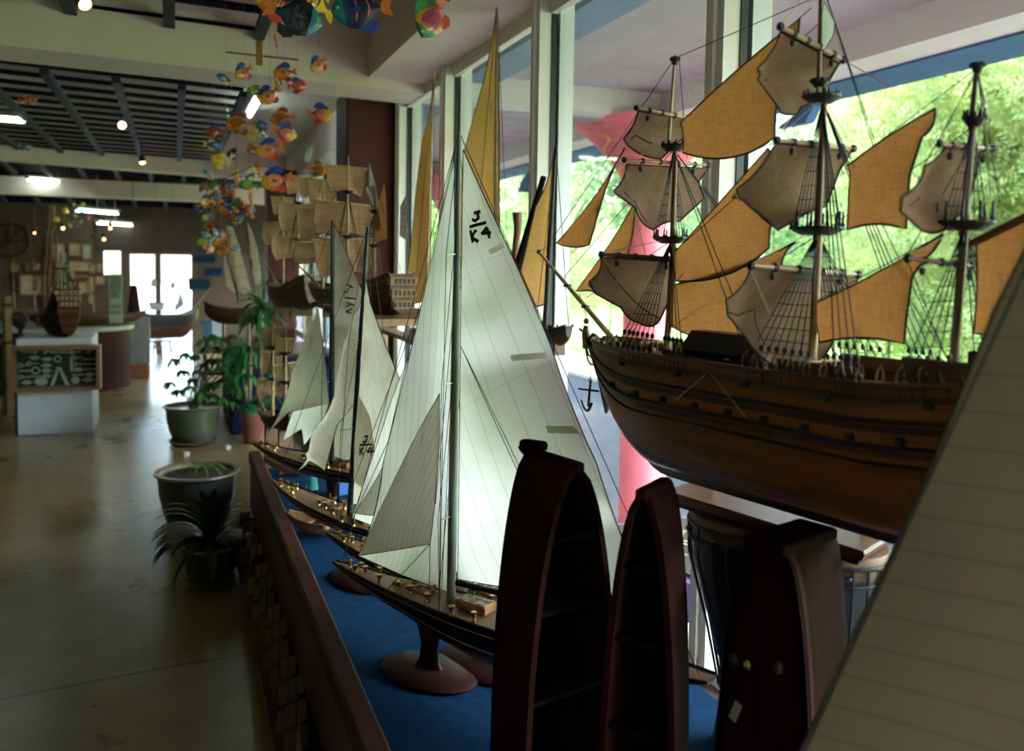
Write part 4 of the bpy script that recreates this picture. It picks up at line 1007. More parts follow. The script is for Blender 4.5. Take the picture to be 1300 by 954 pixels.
# ================================================================ SHIPS FARTHER BACK
m_cream=cloth('sail_cream',(.70,.45,.28),.35,weave=120,dirt=.2,stain=(.42,.28,.15))
m_tan=cloth('sail_tan',(.62,.32,.11),.55,weave=300,dirt=.15)
m_flag=cloth('flag_white',(.62,.65,.70),.4); m_stripe=cloth('flag_striped',(.58,.60,.64),.4,[(35,.03,.013,.8)])
m_dots=cloth('flag_dotted',(.62,.62,.66),.4,[(0,.03,.010,.25),(90,.03,.010,.25)])
m_hb=bandm('hull_back_brown',[(0,(.13,.05,.022)),(.5,(.09,.035,.018)),(.62,(.20,.09,.035)),(.7,(.10,.04,.02)),(.86,(.25,.12,.05)),(.92,(.10,.045,.02))],.4,14)
m_hblk=bandm('hull_back_black',[(0,(.12,.045,.025)),(.55,(.13,.05,.03)),(.62,(.02,.02,.022)),(.9,(.02,.02,.02))],.4,10)
m_gal=pm('gallery_gold',(.42,.24,.10),.5,var=.3,vs=20)
def gship(name,label,px,py,depth_y,ang,L,H,B,masts,hull,sailm,cat='model ship',group=None,castle=.1,bows=True,flags=(),stand=True,gallery=False,zfl=None):
    """square rigger whose keel centre shows at px,py and lies at depth y; masts: (s fraction, height, [(z fraction, half width, sail height)])"""
    b=on(1,depth_y,px,py); fr=Fr(b.x,b.y,ang); z=b.z; t=thing(name,(b.x,b.y,z),label,cat,group)
    st=[]
    for i in range(23):
        u=i/22;s=L*(.5-u); bw=min(1,u/.35);sw=min(1,(1-u)/.5); b_=B*max(.05,(1-(1-bw)**2.2))**.6*(.62+.38*sw**.6)
        zs=z+H*(.62+.20*max(0,(.25-u)/.25)**1.3+ (castle/H if H else 0)*max(0,(u-.55)/.45)**1.1+.0)
        zk=z+H*.55*max(0,1-u/.28)**2.0+H*.10*max(0,(u-.75)/.25)**2
        st.append((s,zk,zs,b_,1.9))
    mb,uv=hullgrid(fr,st,9); mb.build('hull',hull,t,60,uv=uv)
    mb,uv=deckgrid(fr,st,-.01,.93); mb.build('deck',m_deck,t,60,uv=uv)
    rail(fr,st,.006,.003).build('cap_rail',m_gwood,t,60)
    MB().tube([fr(L*.42,0,st[0][2]-.02),fr(L*.72,0,st[0][2]+H*.55)],[.009,.004],8).build('bowsprit',m_spar,t,60)
    if gallery:
        for k in range(3):
            q=st[-1]; mb=MB().box(fr(q[0]-.012,0,q[2]-.035-.055*k),(q[3]*(2.3-.3*k),.03,.036),rz=rad(ang)); o=mb.build('stern_gallery',m_gal,t)
            w=MB()
            for j in range(5): w.box(fr(q[0]-.028,(j-2)*q[3]*.36,q[2]-.035-.055*k),(q[3]*.2,.006,.024),rz=rad(ang))
            w.build('gallery_window',m_gdark,o)
    if stand:
        for e in (-.2,.22):
            zf_=zfl if zfl is not None else z-.04; MB().box(fr(L*e,0,(z+.02+zf_)/2),(B*1.3,.02,z+.02-zf_),rz=rad(ang)).build('cradle',m_gwood,t)
    lines=MB(); tops=[]
    for sf,mh,yds in masts:
        s=L*sf;q=min(st,key=lambda q:abs(q[0]-s));b0=fr(s,0,q[2]-.02);tp=fr(s-.01*mh,0,q[2]+mh); tops.append(tp)
        MB().tube([b0,b0.lerp(tp,.5),tp],[.011,.008,.004],8).build('mast',m_spar,t,60)
        for zf in (.42,.74):
            c=b0.lerp(tp,zf); MB().lathe([(.012,-.012),(.028,0),(.03,.006),(.012,.008)],c,12).build('mast_top',m_gdark,t,50)
        for zf,hw,sh in yds:
            c=b0.lerp(tp,zf)+fr.d*.014; ja=random.uniform(-.22,.22); P0=fr.p; fp=P0*math.cos(ja)+fr.d*math.sin(ja)+V((0,0,random.uniform(-.05,.05)))
            MB().tube([c-fp*hw,c,c+fp*hw],[.004,.006,.004],6).build('yard',m_spar,t,60)
            if sh:
                fq=V((fp.x,fp.y,0)).normalized(); r1,r2=random.uniform(.82,1.05),random.uniform(.82,1.05); pts=[c-fq*hw*.95,c+fq*hw*.95,c+fq*hw*1.04*r1-V((0,0,sh*.55)),c+fq*hw*.86*r1-V((0,0,sh*random.uniform(.9,1.05))),c-V((0,0,sh*.82)),c-fq*hw*.86*r2-V((0,0,sh*random.uniform(.9,1.05))),c-fq*hw*1.04*r2-V((0,0,sh*.55))]
                sail('square_sail',[p+fr.d*.004 for p in pts],sailm,t,fq,fr.d*.06*min(1,sh*5),max(.03,hw/5),m_seam,.0016,.012)
        for sg in (-1,1):
            for k in range(4): lines.tube([fr(s+(k-1.5)*.03,sg*q[3],q[2]),b0.lerp(tp,.74)],.0013,3,False)
    tops=[fr(L*.72,0,st[0][2]+H*.55)]+tops
    for a,b_ in zip(tops,tops[1:]): lines.tube([a,b_],.0013,3,False)
    lines.tube([tops[-1],fr(-L*.5,0,st[-1][2])],.0013,3,False)
    lines.build('rigging',m_dkline,t)
    for i,(fpts,mm) in enumerate(flags):
        sail('flag',[fr.fa(x,y) for x,y in fpts],mm,t,fr.d,fr.p*.01,.03,None,.001,.006)
    return t,fr,st
# raised wooden rack the middle ships stand on
t=thing('display_rack',(1.15,4.6,0),'wooden display rack in front of the windows under the far square riggers','rack')
rz=on(1,4.0,495,401).z
MB().b2(.80,3.75,rz-.03,1.24,5.9,rz).build('top_board',m_shelf,t)
for x,y in ((.83,3.8),(1.21,3.8),(.83,5.85),(1.21,5.85)): MB().b2(x-.02,y-.02,PZ_,x+.02,y+.02,rz-.03).build('leg',m_shelf,t)
gship('sailing_ship','tall square rigger with cream sails and carved stern gallery, beside the maroon pier',449,396,4.45,16,.98,.17,.105,
  [(.38,.60,[(.97,.09,.14),(.72,.15,.17),(.42,.17,.13)]),(.08,.70,[(.92,.12,.15),(.66,.18,.18),(.40,.20,.2)]),(-.22,.50,[(.62,.05,0)])],m_hb,m_cream,group='square riggers in front of the windows',castle=.10,flags=((((469,206),(476,232),(481,262),(476,265),(469,236)),m_flag),(((464,238),(476,236),(484,290),(478,296)),m_stripe),(((508,262),(515.5,247),(517,305),(507,300)),m_dots),(((488,233),(489.6,248),(491.7,302.6),(473,309),(481,256)),m_tan)),gallery=True)
gship('sailing_ship','smaller cream-sailed square rigger left of the tall one, its bow by the palm leaves',372,392,5.75,14,.72,.22,.11,
  [(.25,.60,[(.98,.09,.12),(.72,.13,.16)]),(-.12,.72,[(.97,.09,.13),(.74,.14,.2),(.45,.17,.16)])],m_hb,m_cream,group='square riggers in front of the windows',castle=.09,flags=((((388,190),(396,184),(394,205),(386,206)),m_flag),))
gship('sailing_ship','low brown ship with small khaki square sails behind the fourth yacht',354,545,4.75,20,.38,.11,.06,
  [(.2,.50,[(.95,.055,.11),(.70,.075,.13),(.42,.09,.12)]),(-.2,.46,[(.9,.05,.1),(.62,.07,.12)])],m_hb,cloth('sail_khaki',(.50,.34,.19),.35,weave=120),castle=.05,zfl=PZ_)
# lateen boats with tall tan sails by the glass
def tanboat(label,hx,hy,X,L,spts,mastpx,hullm,house=True,extra=None,ang=4):
    b=on(0,X,hx,hy); fr=Fr(b.x,b.y,ang); z=b.z; t=thing('tan_sailed_boat',(b.x,b.y,z),label,'model boat','tan-sailed boats by the window')
    st=[]
    for i in range(19):
        u=i/18;s=L*(.5-u);b_=L*.13*max(.06,math.sin(PI*min(1,u*.86+.05)))**.7; zs=z+L*.20+L*.10*abs(2*u-1)**2; zk=z+L*.14*(2*u-1)**4
        st.append((s,zk,zs,b_,1.9))
    mb,uv=hullgrid(fr,st,8); mb.build('hull',hullm,t,60,uv=uv); mb,uv=deckgrid(fr,st,-.008,.9); mb.build('deck',m_deck,t,uv=uv); rail(fr,st,.006,.002).build('cap_rail',m_spar if extra!='black' else m_gdark,t,60)
    if house:
        MB().bev(fr(-L*.15,0,z+L*.27),(L*.13,L*.25,L*.10),.006,rad(ang)).build('deck_house',m_cab,t)
    for k in range(5):
        s=L*(.3-.13*k); MB().tube([fr(s,.03,z+L*.2),fr(s,.03,z+L*.28)],[.006,.004],6).build('post',m_gwood,t)
    for e in (-.22,.22): MB().box(fr(L*e,0,z-.008),(L*.16,.018,.05),rz=rad(ang)).build('cradle',m_gwood,t)
    a,b_=mastpx; A=fr.fa(*a);Bm=fr.fa(*b_); MB().tube([fr(fr.loc(Bm)[0],0,z+L*.18),A],[.012,.005],8).build('mast',m_gdark if extra=='black' else m_spar,t,60)
    sail('lateen_sail',[fr.fa(x,y,.015) for x,y in arcs(spts)],m_tan,t,fr.d,fr.p*.02,.04,m_seam,.003,.004)
    R=MB(); R.tube([A,fr(L*.48,0,st[0][2])],.0015,4); R.tube([A,fr(-L*.48,0,st[-1][2])],.0015,4); R.build('rigging',m_dkline,t)
    # reef points and loose cords on the cloth
    return t,fr
m_hx=bandm('hull_lattice_brown',[(0,(.06,.03,.02)),(.7,(.10,.05,.03)),(.86,(.30,.16,.07))],.6,9)
m_hy=bandm('hull_black_tan',[(0,(.13,.05,.03)),(.55,(.16,.07,.04)),(.62,(.015,.015,.017)),(.93,(.03,.03,.03))],.45,8)
tanboat('leftmost tan-sailed boat, with dark latticed brown hull, by the maroon pier',536,447,1.36,.42,[(550,101,3),(536,180),(527,250,2),(511,384,-3),(545,380),(547,300),(549,180)],((551,92),(540,395)),m_hx)
tanboat('tallest tan-sailed boat, sail tip touching the window head, behind the nearest white sail',620,447,1.36,.5,[(630,12,2),(612,110),(590,190,1),(575,330),(570,384,-3),(635,386),(634,250),(633,100)],((631,6),(628,400)),m_hx)
tanboat('small black-topped boat with a narrow tan sail left of the big ship bowsprit',700,438,1.32,.27,[(704,190,4),(680,262),(662,340,2),(655,352),(674,388,-2),(691,386),(694,320),(699,240)],((706,184),(692,395)),m_hy,False,'black')
t=thing('window_rack',(1.42,3.3,0),'slim wooden rack at the window that carries the tan-sailed boats','rack')
rz2=on(0,1.36,620,450).z; rz3=on(0,1.32,700,441).z
MB().b2(1.27,3.0,min(rz2,rz3)-.05,1.37,6.0,min(rz2,rz3)-.025).build('top_board',m_shelf,t)
for y in (3.6,4.6,5.9): MB().b2(1.335,y-.02,.44,1.37,y+.02,min(rz2,rz3)-.05).build('leg',m_shelf,t)
# dark round post with a black head between the tan sails
a=on(0,1.38,657,270);b=on(0,1.38,652,340)
solo('wooden_oar',MB().tube([on(0,1.38,655,395),b,on(0,1.38,657,292),a],[.014,.014,.016,.022],10),pm('oar_brown',(.16,.06,.03),.5,var=.3),'dark upright oar standing between the two right-hand tan sails','oar',smooth=60)
a=on(0,1.38,690,225);solo('black_boom',MB().tube([a,on(0,1.38,655,345)],[.012,.018],8),m_shin,'slanting black furled boom left of the small tan sail','boom',smooth=60)
# ship with ivory sails on the navy table near the palms
t=thing('display_table',(1.0,8.9,0),'table under a navy blue cloth behind the potted plants','table')
MB().bev((.98,9.35,.37),(1.0,1.4,.74),.02).build('navy_cloth',m_navycl,t); MB().bev((.98,9.35,.755),(1.0,1.4,.03),.008).build('table_top',m_dwood,t)
m_ivory=cloth('sail_ivory',(.66,.58,.40),.35,weave=60,dirt=.15)
m_darkhull=bandm('hull_rust',[(0,(.10,.035,.02)),(.6,(.14,.05,.03))],.5,10)
def ivory():
    b=on(1,9.05,300,412); fr=Fr(b.x,b.y,70); z=b.z; t=thing('ivory_sailed_ship',(b.x,b.y,z),'rust-brown model boat with tall ivory sails above the potted plants','model ship')
    L=.62;st=[]
    for i in range(19):
        u=i/18;s=L*(.5-u);st.append((s,z+.10*(2*u-1)**4,z+.16+.07*(2*u-1)**2,.10*max(.06,math.sin(PI*min(1,u*.86+.05)))**.7,1.9))
    mb,uv=hullgrid(fr,st,8); mb.build('hull',m_darkhull,t,60,uv=uv);mb,uv=deckgrid(fr,st,-.008,.9); mb.build('deck',m_deck,t,uv=uv)
    for pts in ([(284,300),(288,330),(300,374),(287,364),(284,340)],[(287,286),(296,288),(306,318),(320,370),(308,375),(300,368),(291,330)],[(311,276),(320,292),(327,315),(333,352),(330,362),(322,362),(317,330)]):
        sail('ivory_sail',[fr.fa(x,y) for x,y in pts],m_ivory,t,fr.d,fr.p*-.03,.07,m_seam,.003,.006)
    for a,b_ in (((289,282),(303,385)),((312,270),(325,385))): MB().tube([fr.fa(*a),fr.fa(*b_)],[.006,.012],6).build('mast',m_gdark,t,60)
    for e in (-.2,.2): MB().box(fr(L*e,0,(z+.77)/2),(.06,.02,z-.75),rz=rad(70)).build('cradle',m_gwood,t)
ivory()
# little ships standing along the foot of the platform rail
t=thing('kick_ledge',(.33,3.4,0),'low ledge along the foot of the platform rail','ledge')
MB().b2(.29,1.0,.10,.384,4.9,.125).build('board',m_dwood,t)
m_smsail=cloth('sail_small_tan',(.34,.22,.12),.25,dirt=.2); m_smhull=bandm('hull_small',[(0,(.10,.04,.025)),(.6,(.14,.06,.03))],.5,6)
for i,(yy,hh,lb) in enumerate(((4.55,.26,'small brown ship with a slanting jib, farthest along the foot of the rail'),(4.1,.28,'small brown ship with lateen sails, second farthest at the foot of the rail'),(3.62,.30,'small three-tiered square-sail ship in the middle of the row at the rail foot'),(3.15,.30,'small brown square-sail ship, second nearest at the foot of the rail'),(2.7,.30,'nearest small ship at the foot of the rail, with a pale narrow sail'))):
    fr=Fr(.335,yy,3);z=.125;t=thing('small_ship',(.335,yy,z),lb,'model ship','small brown ships at the foot of the rail')
    L=.34;st=[]
    for k in range(13):
        u=k/12;s=L*(.5-u);st.append((s,z+.03*(2*u-1)**4,z+.05+.03*(2*u-1)**2,.032*max(.08,math.sin(PI*min(1,u*.86+.05)))**.7,1.9))
    mb,uv=hullgrid(fr,st,6); mb.build('hull',m_smhull,t,60,uv=uv);mb,uv=deckgrid(fr,st,-.004,.9); mb.build('deck',m_deck,t,uv=uv)
    for s in (.08,-.06):
        MB().tube([fr(s,0,z+.03),fr(s,0,z+hh)],[.004,.002],6).build('mast',m_gwood,t,60)
        for j,(zz,hw,sh) in enumerate(((.98,.030,.06),(.72,.040,.07),(.44,.048,.075))):
            if i<2 and j==1: continue
            c=fr(s+.006,0,z+hh*zz);a=rad(25); e=(fr.p*math.cos(a)+fr.d*math.sin(a))
            MB().tube([c-e*hw,c+e*hw],.0025,5).build('yard',m_gwood,t); sail('square_sail',[c-e*hw*.95,c+e*hw*.95,c+e*hw-V((0,0,sh)),c-e*hw-V((0,0,sh))],m_smsail,t,e,e.cross(V((0,0,1)))*-.012,.02,m_seam,.001,.004)
    sail('jib',[fr(.10,0,z+hh*.8),fr(.22,0,z+.08),fr(.11,0,z+.09)] if i!=4 else [fr(-.10,0,z+hh*.75),fr(-.09,0,z+.07),fr(-.15,0,z+.09)],cloth('sail_small_pale',(.45,.36,.22),.3) if i in(0,4) else m_smsail,t,fr.d,fr.p*-.01,.02,None,.001,.003)
# ================================================================ HANGING FISH
def fishmat(name,head,stripes,back,belly=None,n=6,sw=.3,rough=.22):
    m,nt,out=_new(name); b=nt.nodes.new('ShaderNodeBsdfPrincipled'); nt.links.new(b.outputs[0],out.inputs[0])
    tc=nt.nodes.new('ShaderNodeTexCoord'); sx=nt.nodes.new('ShaderNodeSeparateXYZ'); nt.links.new(tc.outputs['UV'],sx.inputs[0]); u,v=sx.outputs[0],sx.outputs[1]
    wob=math_(nt,'MULTIPLY_ADD',math_(nt,'SUBTRACT',nz(nt,tc.outputs['UV'],5,2),.5),.10,u)
    col=ramp(nt,wob,[(0,stripes[0])]+[(.12+.78*i/len(stripes),c) for i,c in enumerate(stripes) if i],'LINEAR')
    fr=math_(nt,'FRACT',math_(nt,'MULTIPLY',math_(nt,'MULTIPLY_ADD',math_(nt,'POWER',math_(nt,'ABSOLUTE',math_(nt,'SUBTRACT',v,.5)),2),.5,u),n*2))
    msk=math_(nt,'MULTIPLY',math_(nt,'LESS_THAN',fr,sw),math_(nt,'MULTIPLY',math_(nt,'GREATER_THAN',u,.32),math_(nt,'LESS_THAN',u,.80)))
    msk=math_(nt,'MULTIPLY',msk,math_(nt,'MULTIPLY',math_(nt,'LESS_THAN',v,.80),math_(nt,'GREATER_THAN',v,.2)))
    col=mixc(nt,msk,col,stripes[-1] if belly is None else belly)
    col=mixc(nt,math_(nt,'GREATER_THAN',math_(nt,'ADD',v,math_(nt,'MULTIPLY',nz(nt,tc.outputs['UV'],9,2),.12)),.90),col,back)
    col=mixc(nt,math_(nt,'LESS_THAN',wob,.26),col,head)
    nt.links.new(col,b.inputs['Base Color']); b.inputs['Roughness'].default_value=rough; b.inputs['Coat Weight'].default_value=.4; return m
YE=(.75,.46,.03);RE=(.60,.06,.03);OR=(.72,.20,.03);BL=(.03,.08,.42);GR=(.03,.25,.08);CR_=(.72,.62,.38);BK=(.012,.012,.014);PU=(.16,.05,.30);WH=(.72,.70,.62);BR=(.24,.07,.02);TE=(.03,.22,.30);DR=(.30,.03,.03);PK=(.75,.22,.22)
def cm(c): return pm('fin_%d_%d_%d'%tuple(int(x*100) for x in c),c,.3,var=.25,vs=30)
def fish_shape(kind):
    # (u, half height up, half height down)
    if kind=='angel': return [(0,.02,.02),(.05,.10,.09),(.15,.21,.18),(.3,.30,.27),(.48,.33,.31),(.64,.28,.27),(.78,.17,.17),(.88,.08,.08),(1,.05,.05)]
    if kind=='oval': return [(0,.02,.02),(.06,.08,.08),(.18,.16,.15),(.35,.22,.21),(.52,.22,.22),(.7,.16,.16),(.85,.08,.08),(1,.045,.045)]
    return [(0,.02,.02),(.08,.07,.06),(.2,.12,.11),(.4,.15,.14),(.6,.14,.13),(.8,.08,.08),(1,.04,.04)]
def make_fish(name,kind,bm,tailc,finc,finc2,th=.075):
    t=bpy.data.objects.new(name,None); COL.objects.link(t); ORG[t.name]=V((0,0,0))
    pr=fish_shape(kind);rows=[];uv=[];n=12
    for u,a,b in pr:
        x=-.5+.80*u; w=th*math.sin(PI*min(1,.08+u*.84))**.6; row=[]
        for k in range(n):
            q=2*PI*k/n; zz=math.sin(q); z=a*zz if zz>0 else b*zz; row.append((x,w*math.cos(q),z)); uv.append((u,.5+.5*zz))
        rows.append(row)
    mb=MB();mb.rings(rows,True); mb.build('body',bm,t,60,uv=uv)
    def plate(nm,pts,m,w=.012):
        k=MB();k.prism([(x,-w/2,z) for x,z in pts],(0,w,0)); return k.build(nm,m,t)
    plate('tail_fin',[(.27,.03),(.34,.10),(.50,.17),(.47,.06),(.44,.0),(.47,-.06),(.50,-.17),(.34,-.10),(.27,-.03)],cm(tailc))
    A=dict((round(u,2),(a,b)) for u,a,b in pr); hi=max(a for u,a,b in pr)
    plate('dorsal_fin',[(-.22,hi*.80),(-.16,hi*1.05),(-.05,hi*1.28),(.10,hi*1.30),(.22,hi*1.05),(.24,hi*.55),(.12,hi*.60),(-.02,hi*.85)],cm(finc))
    plate('anal_fin',[(-.10,-hi*.85),(-.04,-hi*1.12),(.08,-hi*1.24),(.20,-hi*1.05),(.22,-hi*.55),(.10,-hi*.62)],cm(finc2))
    for sg in (-1,1):
        e=MB();e.ball((-.40,sg*th*.62,.055),.028,8,6,(1,.5,1)); e.build('eye',pm('fish_eye',(.8,.75,.6),.2) ,t,60)
        e=MB();e.ball((-.405,sg*th*.82,.055),.013,8,6,(1,.5,1)); e.build('pupil',pm('fish_pupil',(.01,.01,.01),.1),t,60)
        k=MB();k.prism([(-.16,sg*th*.9,.0),(-.10,sg*th*1.35,.05),(.0,sg*th*1.6,-.01),(-.09,sg*th*1.35,-.06)],(0,.006*sg,0)); k.build('pectoral_fin',cm(finc2),t)
    ln=MB();ln.tube([(0,0,0),(0,0,1)],.004,4); ln.build('hanging_line',pm('nylon_line',(.30,.30,.28),.4),t)
    return t
SP={
'A':('angel',fishmat('f_yellow_red',YE,[YE,OR,RE],BL,CR_),OR,BL,RE,'yellow and red fish with cream stripes and blue fins'),
'B':('angel',fishmat('f_yellow_black',YE,[YE,YE,YE],YE,BK,3,.3),YE,YE,YE,'yellow fish with black bands'),
'C':('oval',fishmat('f_blue_yellow',BL,[BL,TE,BL],BL,TE,3),YE,YE,YE,'blue fish with yellow fins'),
'D':('angel',fishmat('f_red',RE,[RE,DR,RE],BL,OR,4),RE,BL,DR,'red fish with dark blue fin'),
'E':('oval',fishmat('f_green',GR,[GR,(.1,.4,.08),GR],YE,YE,3),GR,GR,YE,'green fish with yellow marks'),
'F':('angel',fishmat('f_black',TE,[BK,BK,(.02,.06,.08)],BK,BK,3),OR,BK,BK,'black fish with orange tail'),
'G':('angel',fishmat('f_orange_brown',OR,[OR,BR,BR],OR,YE,8,.15),OR,BR,BR,'orange and brown fish'),
'H':('oval',fishmat('f_clown',OR,[OR,RE,OR],OR,WH,2,.35),OR,YE,RE,'orange and white banded fish'),
'I':('oval',fishmat('f_purple',PU,[PU,BL,GR],PU,TE,4),GR,PU,PU,'purple and green fish'),
'J':('angel',fishmat('f_teal_navy',TE,[TE,(.015,.03,.10),(.015,.02,.06)],BK,OR,2,.12),OR,BK,BL,'teal and navy fish with broad orange tail'),
'K':('angel',fishmat('f_parrot',GR,[(.5,.6,.1),RE,RE],YE,BL,5,.4),PK,GR,RE,'green, yellow and red parrot-coloured fish with blue bars'),
'L':('oval',fishmat('f_black_white',BK,[BK,BK,WH],BK,WH,2,.3),WH,BK,BK,'black and white fish'),
}
PR={}
def fish(px,py,size,sp,face=-1,tilt=0,jit=0,L=.15,label=None,group='painted wooden fish on mobiles'):
    if sp not in PR:
        k,bm,tc,fc,fc2,_=SP[sp]; PR[sp]=make_fish('wooden_fish',k,bm,tc,fc,fc2); o=PR[sp]
    else: o=copy_tree(PR[sp])
    d=ray(px,py).normalized(); dist=L*1100/size; p=CC+d*dist/ d.dot(CF)
    o.location=p; o.scale=(L,L,L); az=math.atan2(d.x,d.y); rzv=-az+(PI if face>0 else 0)+rad(jit)
    o.rotation_euler=(0,rad(tilt),rzv); ORG[o.name]=p
    for c in o.children:
        if c.name.startswith('hanging_line'):
            c.rotation_euler=(0,-rad(tilt),0); top_=ZC if p.y<13 else ZG; c.scale=(.3/L*.5,.3/L*.5,max(.05,(top_-.02-p.z)/L))
    tag(o,label or ('small '+SP[sp][5].replace(' with',', ')+' in the far dense mobile'),'fish',group)
    return o
GB='large painted fish hung near the camera'
fish(352,2,66,'A',-1,20,10,.2,'big red, blue and yellow fish cut off by the top of the picture',GB)
fish(372,20,74,'F',1,-12,10,.2,'big black fish with orange tail, left of the teal one at the top',GB)
fish(400,4,60,'B',-1,30,20,.18,'bright yellow fish behind the head of the big black one',GB)
fish(460,12,78,'J',-1,-8,0,.2,'big teal and navy fish with orange tail at the top centre',GB)
fish(549,22,60,'K',-1,-62,20,.17,'tilted green, yellow and red fish against the boxed beam, rightmost of all',GB)
fl=[(351,52,26,'A',-1,80,80,.15,'thin edge-on yellow fish under the big black one'),
(405,81,27,'A',-1,-48,15,.15,'yellow-headed red fish with white bars, alone below the teal and navy one'),
(310,91,28,'A',-1,-38,20,.15,'yellow and cream striped fish at upper left of the mobile'),
(286,100,24,'C',-1,15,20,.14,'blue fish with broad yellow fins at the left of the mobile'),
(362,92,30,'A',-1,-8,0,.15,'red fish with blue fin, hung just under the wooden cross bar'),
(353,103,24,'G',-1,70,60,.14,'narrow tilted yellow-brown fish in front of the red one under the cross bar'),
(377,109,26,'D',1,8,10,.14,'plain red fish right of the ones under the cross bar'),
(325,115,26,'E',-1,-12,10,.14,'green fish in front of the ceiling tube'),
(342,121,32,'A',-1,-40,0,.16,'pale orange fish with blue belly fin beside the green one'),
(406,145,34,'A',1,-4,0,.16,'red fish with blue fins and yellow nose, rightmost of the middle group'),
(305,158,36,'G',-1,-12,0,.17,'large orange fish with white bars at the middle left'),
(330,158,24,'I',1,-15,10,.13,'purple and green fish nose to tail with the orange barred one'),
(360,150,32,'G',-1,-14,0,.16,'brown spotted fish above the pale striped one'),
(360,169,34,'A',1,-10,10,.16,'orange fish with white front, right of the black and yellow one'),
(320,171,22,'B',-1,-10,15,.13,'little yellow and black banded fish under the large orange one'),
(334,168,18,'L',-1,40,40,.12,'little black and white fish under the purple one'),
(343,190,36,'A',-1,-14,0,.16,'pink-bellied yellow-headed fish in the middle of the mobile'),
(319,191,22,'G',1,0,20,.13,'small brown fish at the nose of the pink-bellied one'),
(273,168,22,'D',-1,0,10,.13,'small dim red fish in front of the lattice'),
(270,184,24,'C',1,0,10,.13,'small dim blue and yellow fish in front of the lattice'),
(289,144,16,'E',-1,70,70,.12,'tiny green edge-on fish at the corner of the lattice'),
(280,205,26,'B',-1,20,15,.14,'yellow and black banded fish with a bright back, upper left of the cluster'),
(294,197,22,'L',1,60,30,.13,'black and white fish with red nose beside the banded one'),
(302,226,24,'A',-1,70,65,.14,'edge-on yellow fish at the top of the dense cluster'),
(319,224,24,'C',-1,-50,30,.13,'yellow, red and blue fish above the white wall patch'),
(328,216,22,'H',-1,70,40,.13,'red and yellow upright fish touching the blue one'),
(352,229,42,'A',-1,-16,0,.17,'large orange and purple fish left of the square sails'),
(403,215,26,'G',1,-15,0,.14,'small amber fish in front of the tall cream sails'),
(289,238,22,'D',-1,-10,10,.13,'dark red fish above the dense cluster'),
(265,222,18,'C',-1,30,40,.12,'small dark blue fish at the left edge of the cluster'),
(316,236,26,'E',-1,0,10,.14,'dark green fish beside the white wall patch'),
(302,259,20,'G',1,-10,20,.13,'brown-orange fish under the dark green one'),
(319,253,22,'H',-1,75,60,.13,'red and white edge-on fish under the dark green one'),
(317,268,20,'D',-1,60,30,.13,'dark red fish at the tip of the ivory sail'),
(37,68,17,'G',-1,80,70,.14,'lone brown fish on a stick at the far upper left'),
(36,127,23,'H',1,10,0,.15,'orange barred fish at the left, above the fluorescent tube end'),
(33,186,19,'I',-1,-15,10,.14,'dark purple fish hanging under the orange one at the left')]
for a in fl:
    a=list(a)
    if a[1]<135 and a[0]>200: a[7]=min(a[7],a[2]*4.35/1100)
    fish(*a[:8],label=a[8])
rnd=random.Random(5)
for i in range(46):
    px=rnd.gauss(280,15);py=rnd.uniform(235,318); sp=rnd.choice('AGCBEHDAGGIC'); fish(px,py,rnd.uniform(14,23),sp,rnd.choice((-1,1)),rnd.uniform(-50,50),rnd.uniform(-60,60),.12,group='small fish in the dense far cluster')
for i in range(18):
    px=rnd.gauss(92,16);py=rnd.uniform(258,300); sp=rnd.choice('EEBCIEG'); fish(px,py,rnd.uniform(8,11),sp,rnd.choice((-1,1)),rnd.uniform(-50,50),rnd.uniform(-60,60),.11,label='tiny dim '+SP[sp][5]+' in the mobile at the back left',group='tiny fish in the back left mobile')
# mobile hangers
m_ply=pm('plywood',(.42,.22,.08),.6)
def atz(px,py,dist): d=ray(px,py).normalized(); return CC+d*dist
t=thing('mobile_hanger',atz(330,68,5.2),'wooden cross bar of the fish mobile with a thin crossing stick','mobile hanger')
MB().tube([atz(287,66,5.3),atz(379,76,5.1)],.005,6).build('stick',m_ply,t)
b=MB().box(atz(329,67,5.2),(.035,.012,.135),rz=-.2).build('cross_board',m_ply,t); MB().tube([atz(329,54,5.2),V((atz(329,54,5.2).x,atz(329,54,5.2).y,ZC))],.002,4).build('hanging_line',m_black,t)
a=atz(0,37,7.0);b=atz(39,41,7.0); t=thing('mobile_hanger',a,'thin wooden mobile stick by the beam at the far left','mobile hanger'); MB().tube([a-(b-a),b],.006,6).build('stick',m_ply,t); MB().tube([a,V((a.x,a.y,ZC))],.002,4).build('hanging_line',m_black,t)
mb=MB();mb.tube(catm([atz(262,232,6.4),atz(285,226,6.2),atz(305,218,6.1),atz(325,210,6.3),atz(350,214,6.6)],5),.004,5); c=atz(300,219,6.15); mb.tube([c,V((c.x,c.y,ZC))],.002,4)
solo('mobile_wire',mb,m_black,'bent wire arm of the dense fish mobile','mobile hanger')
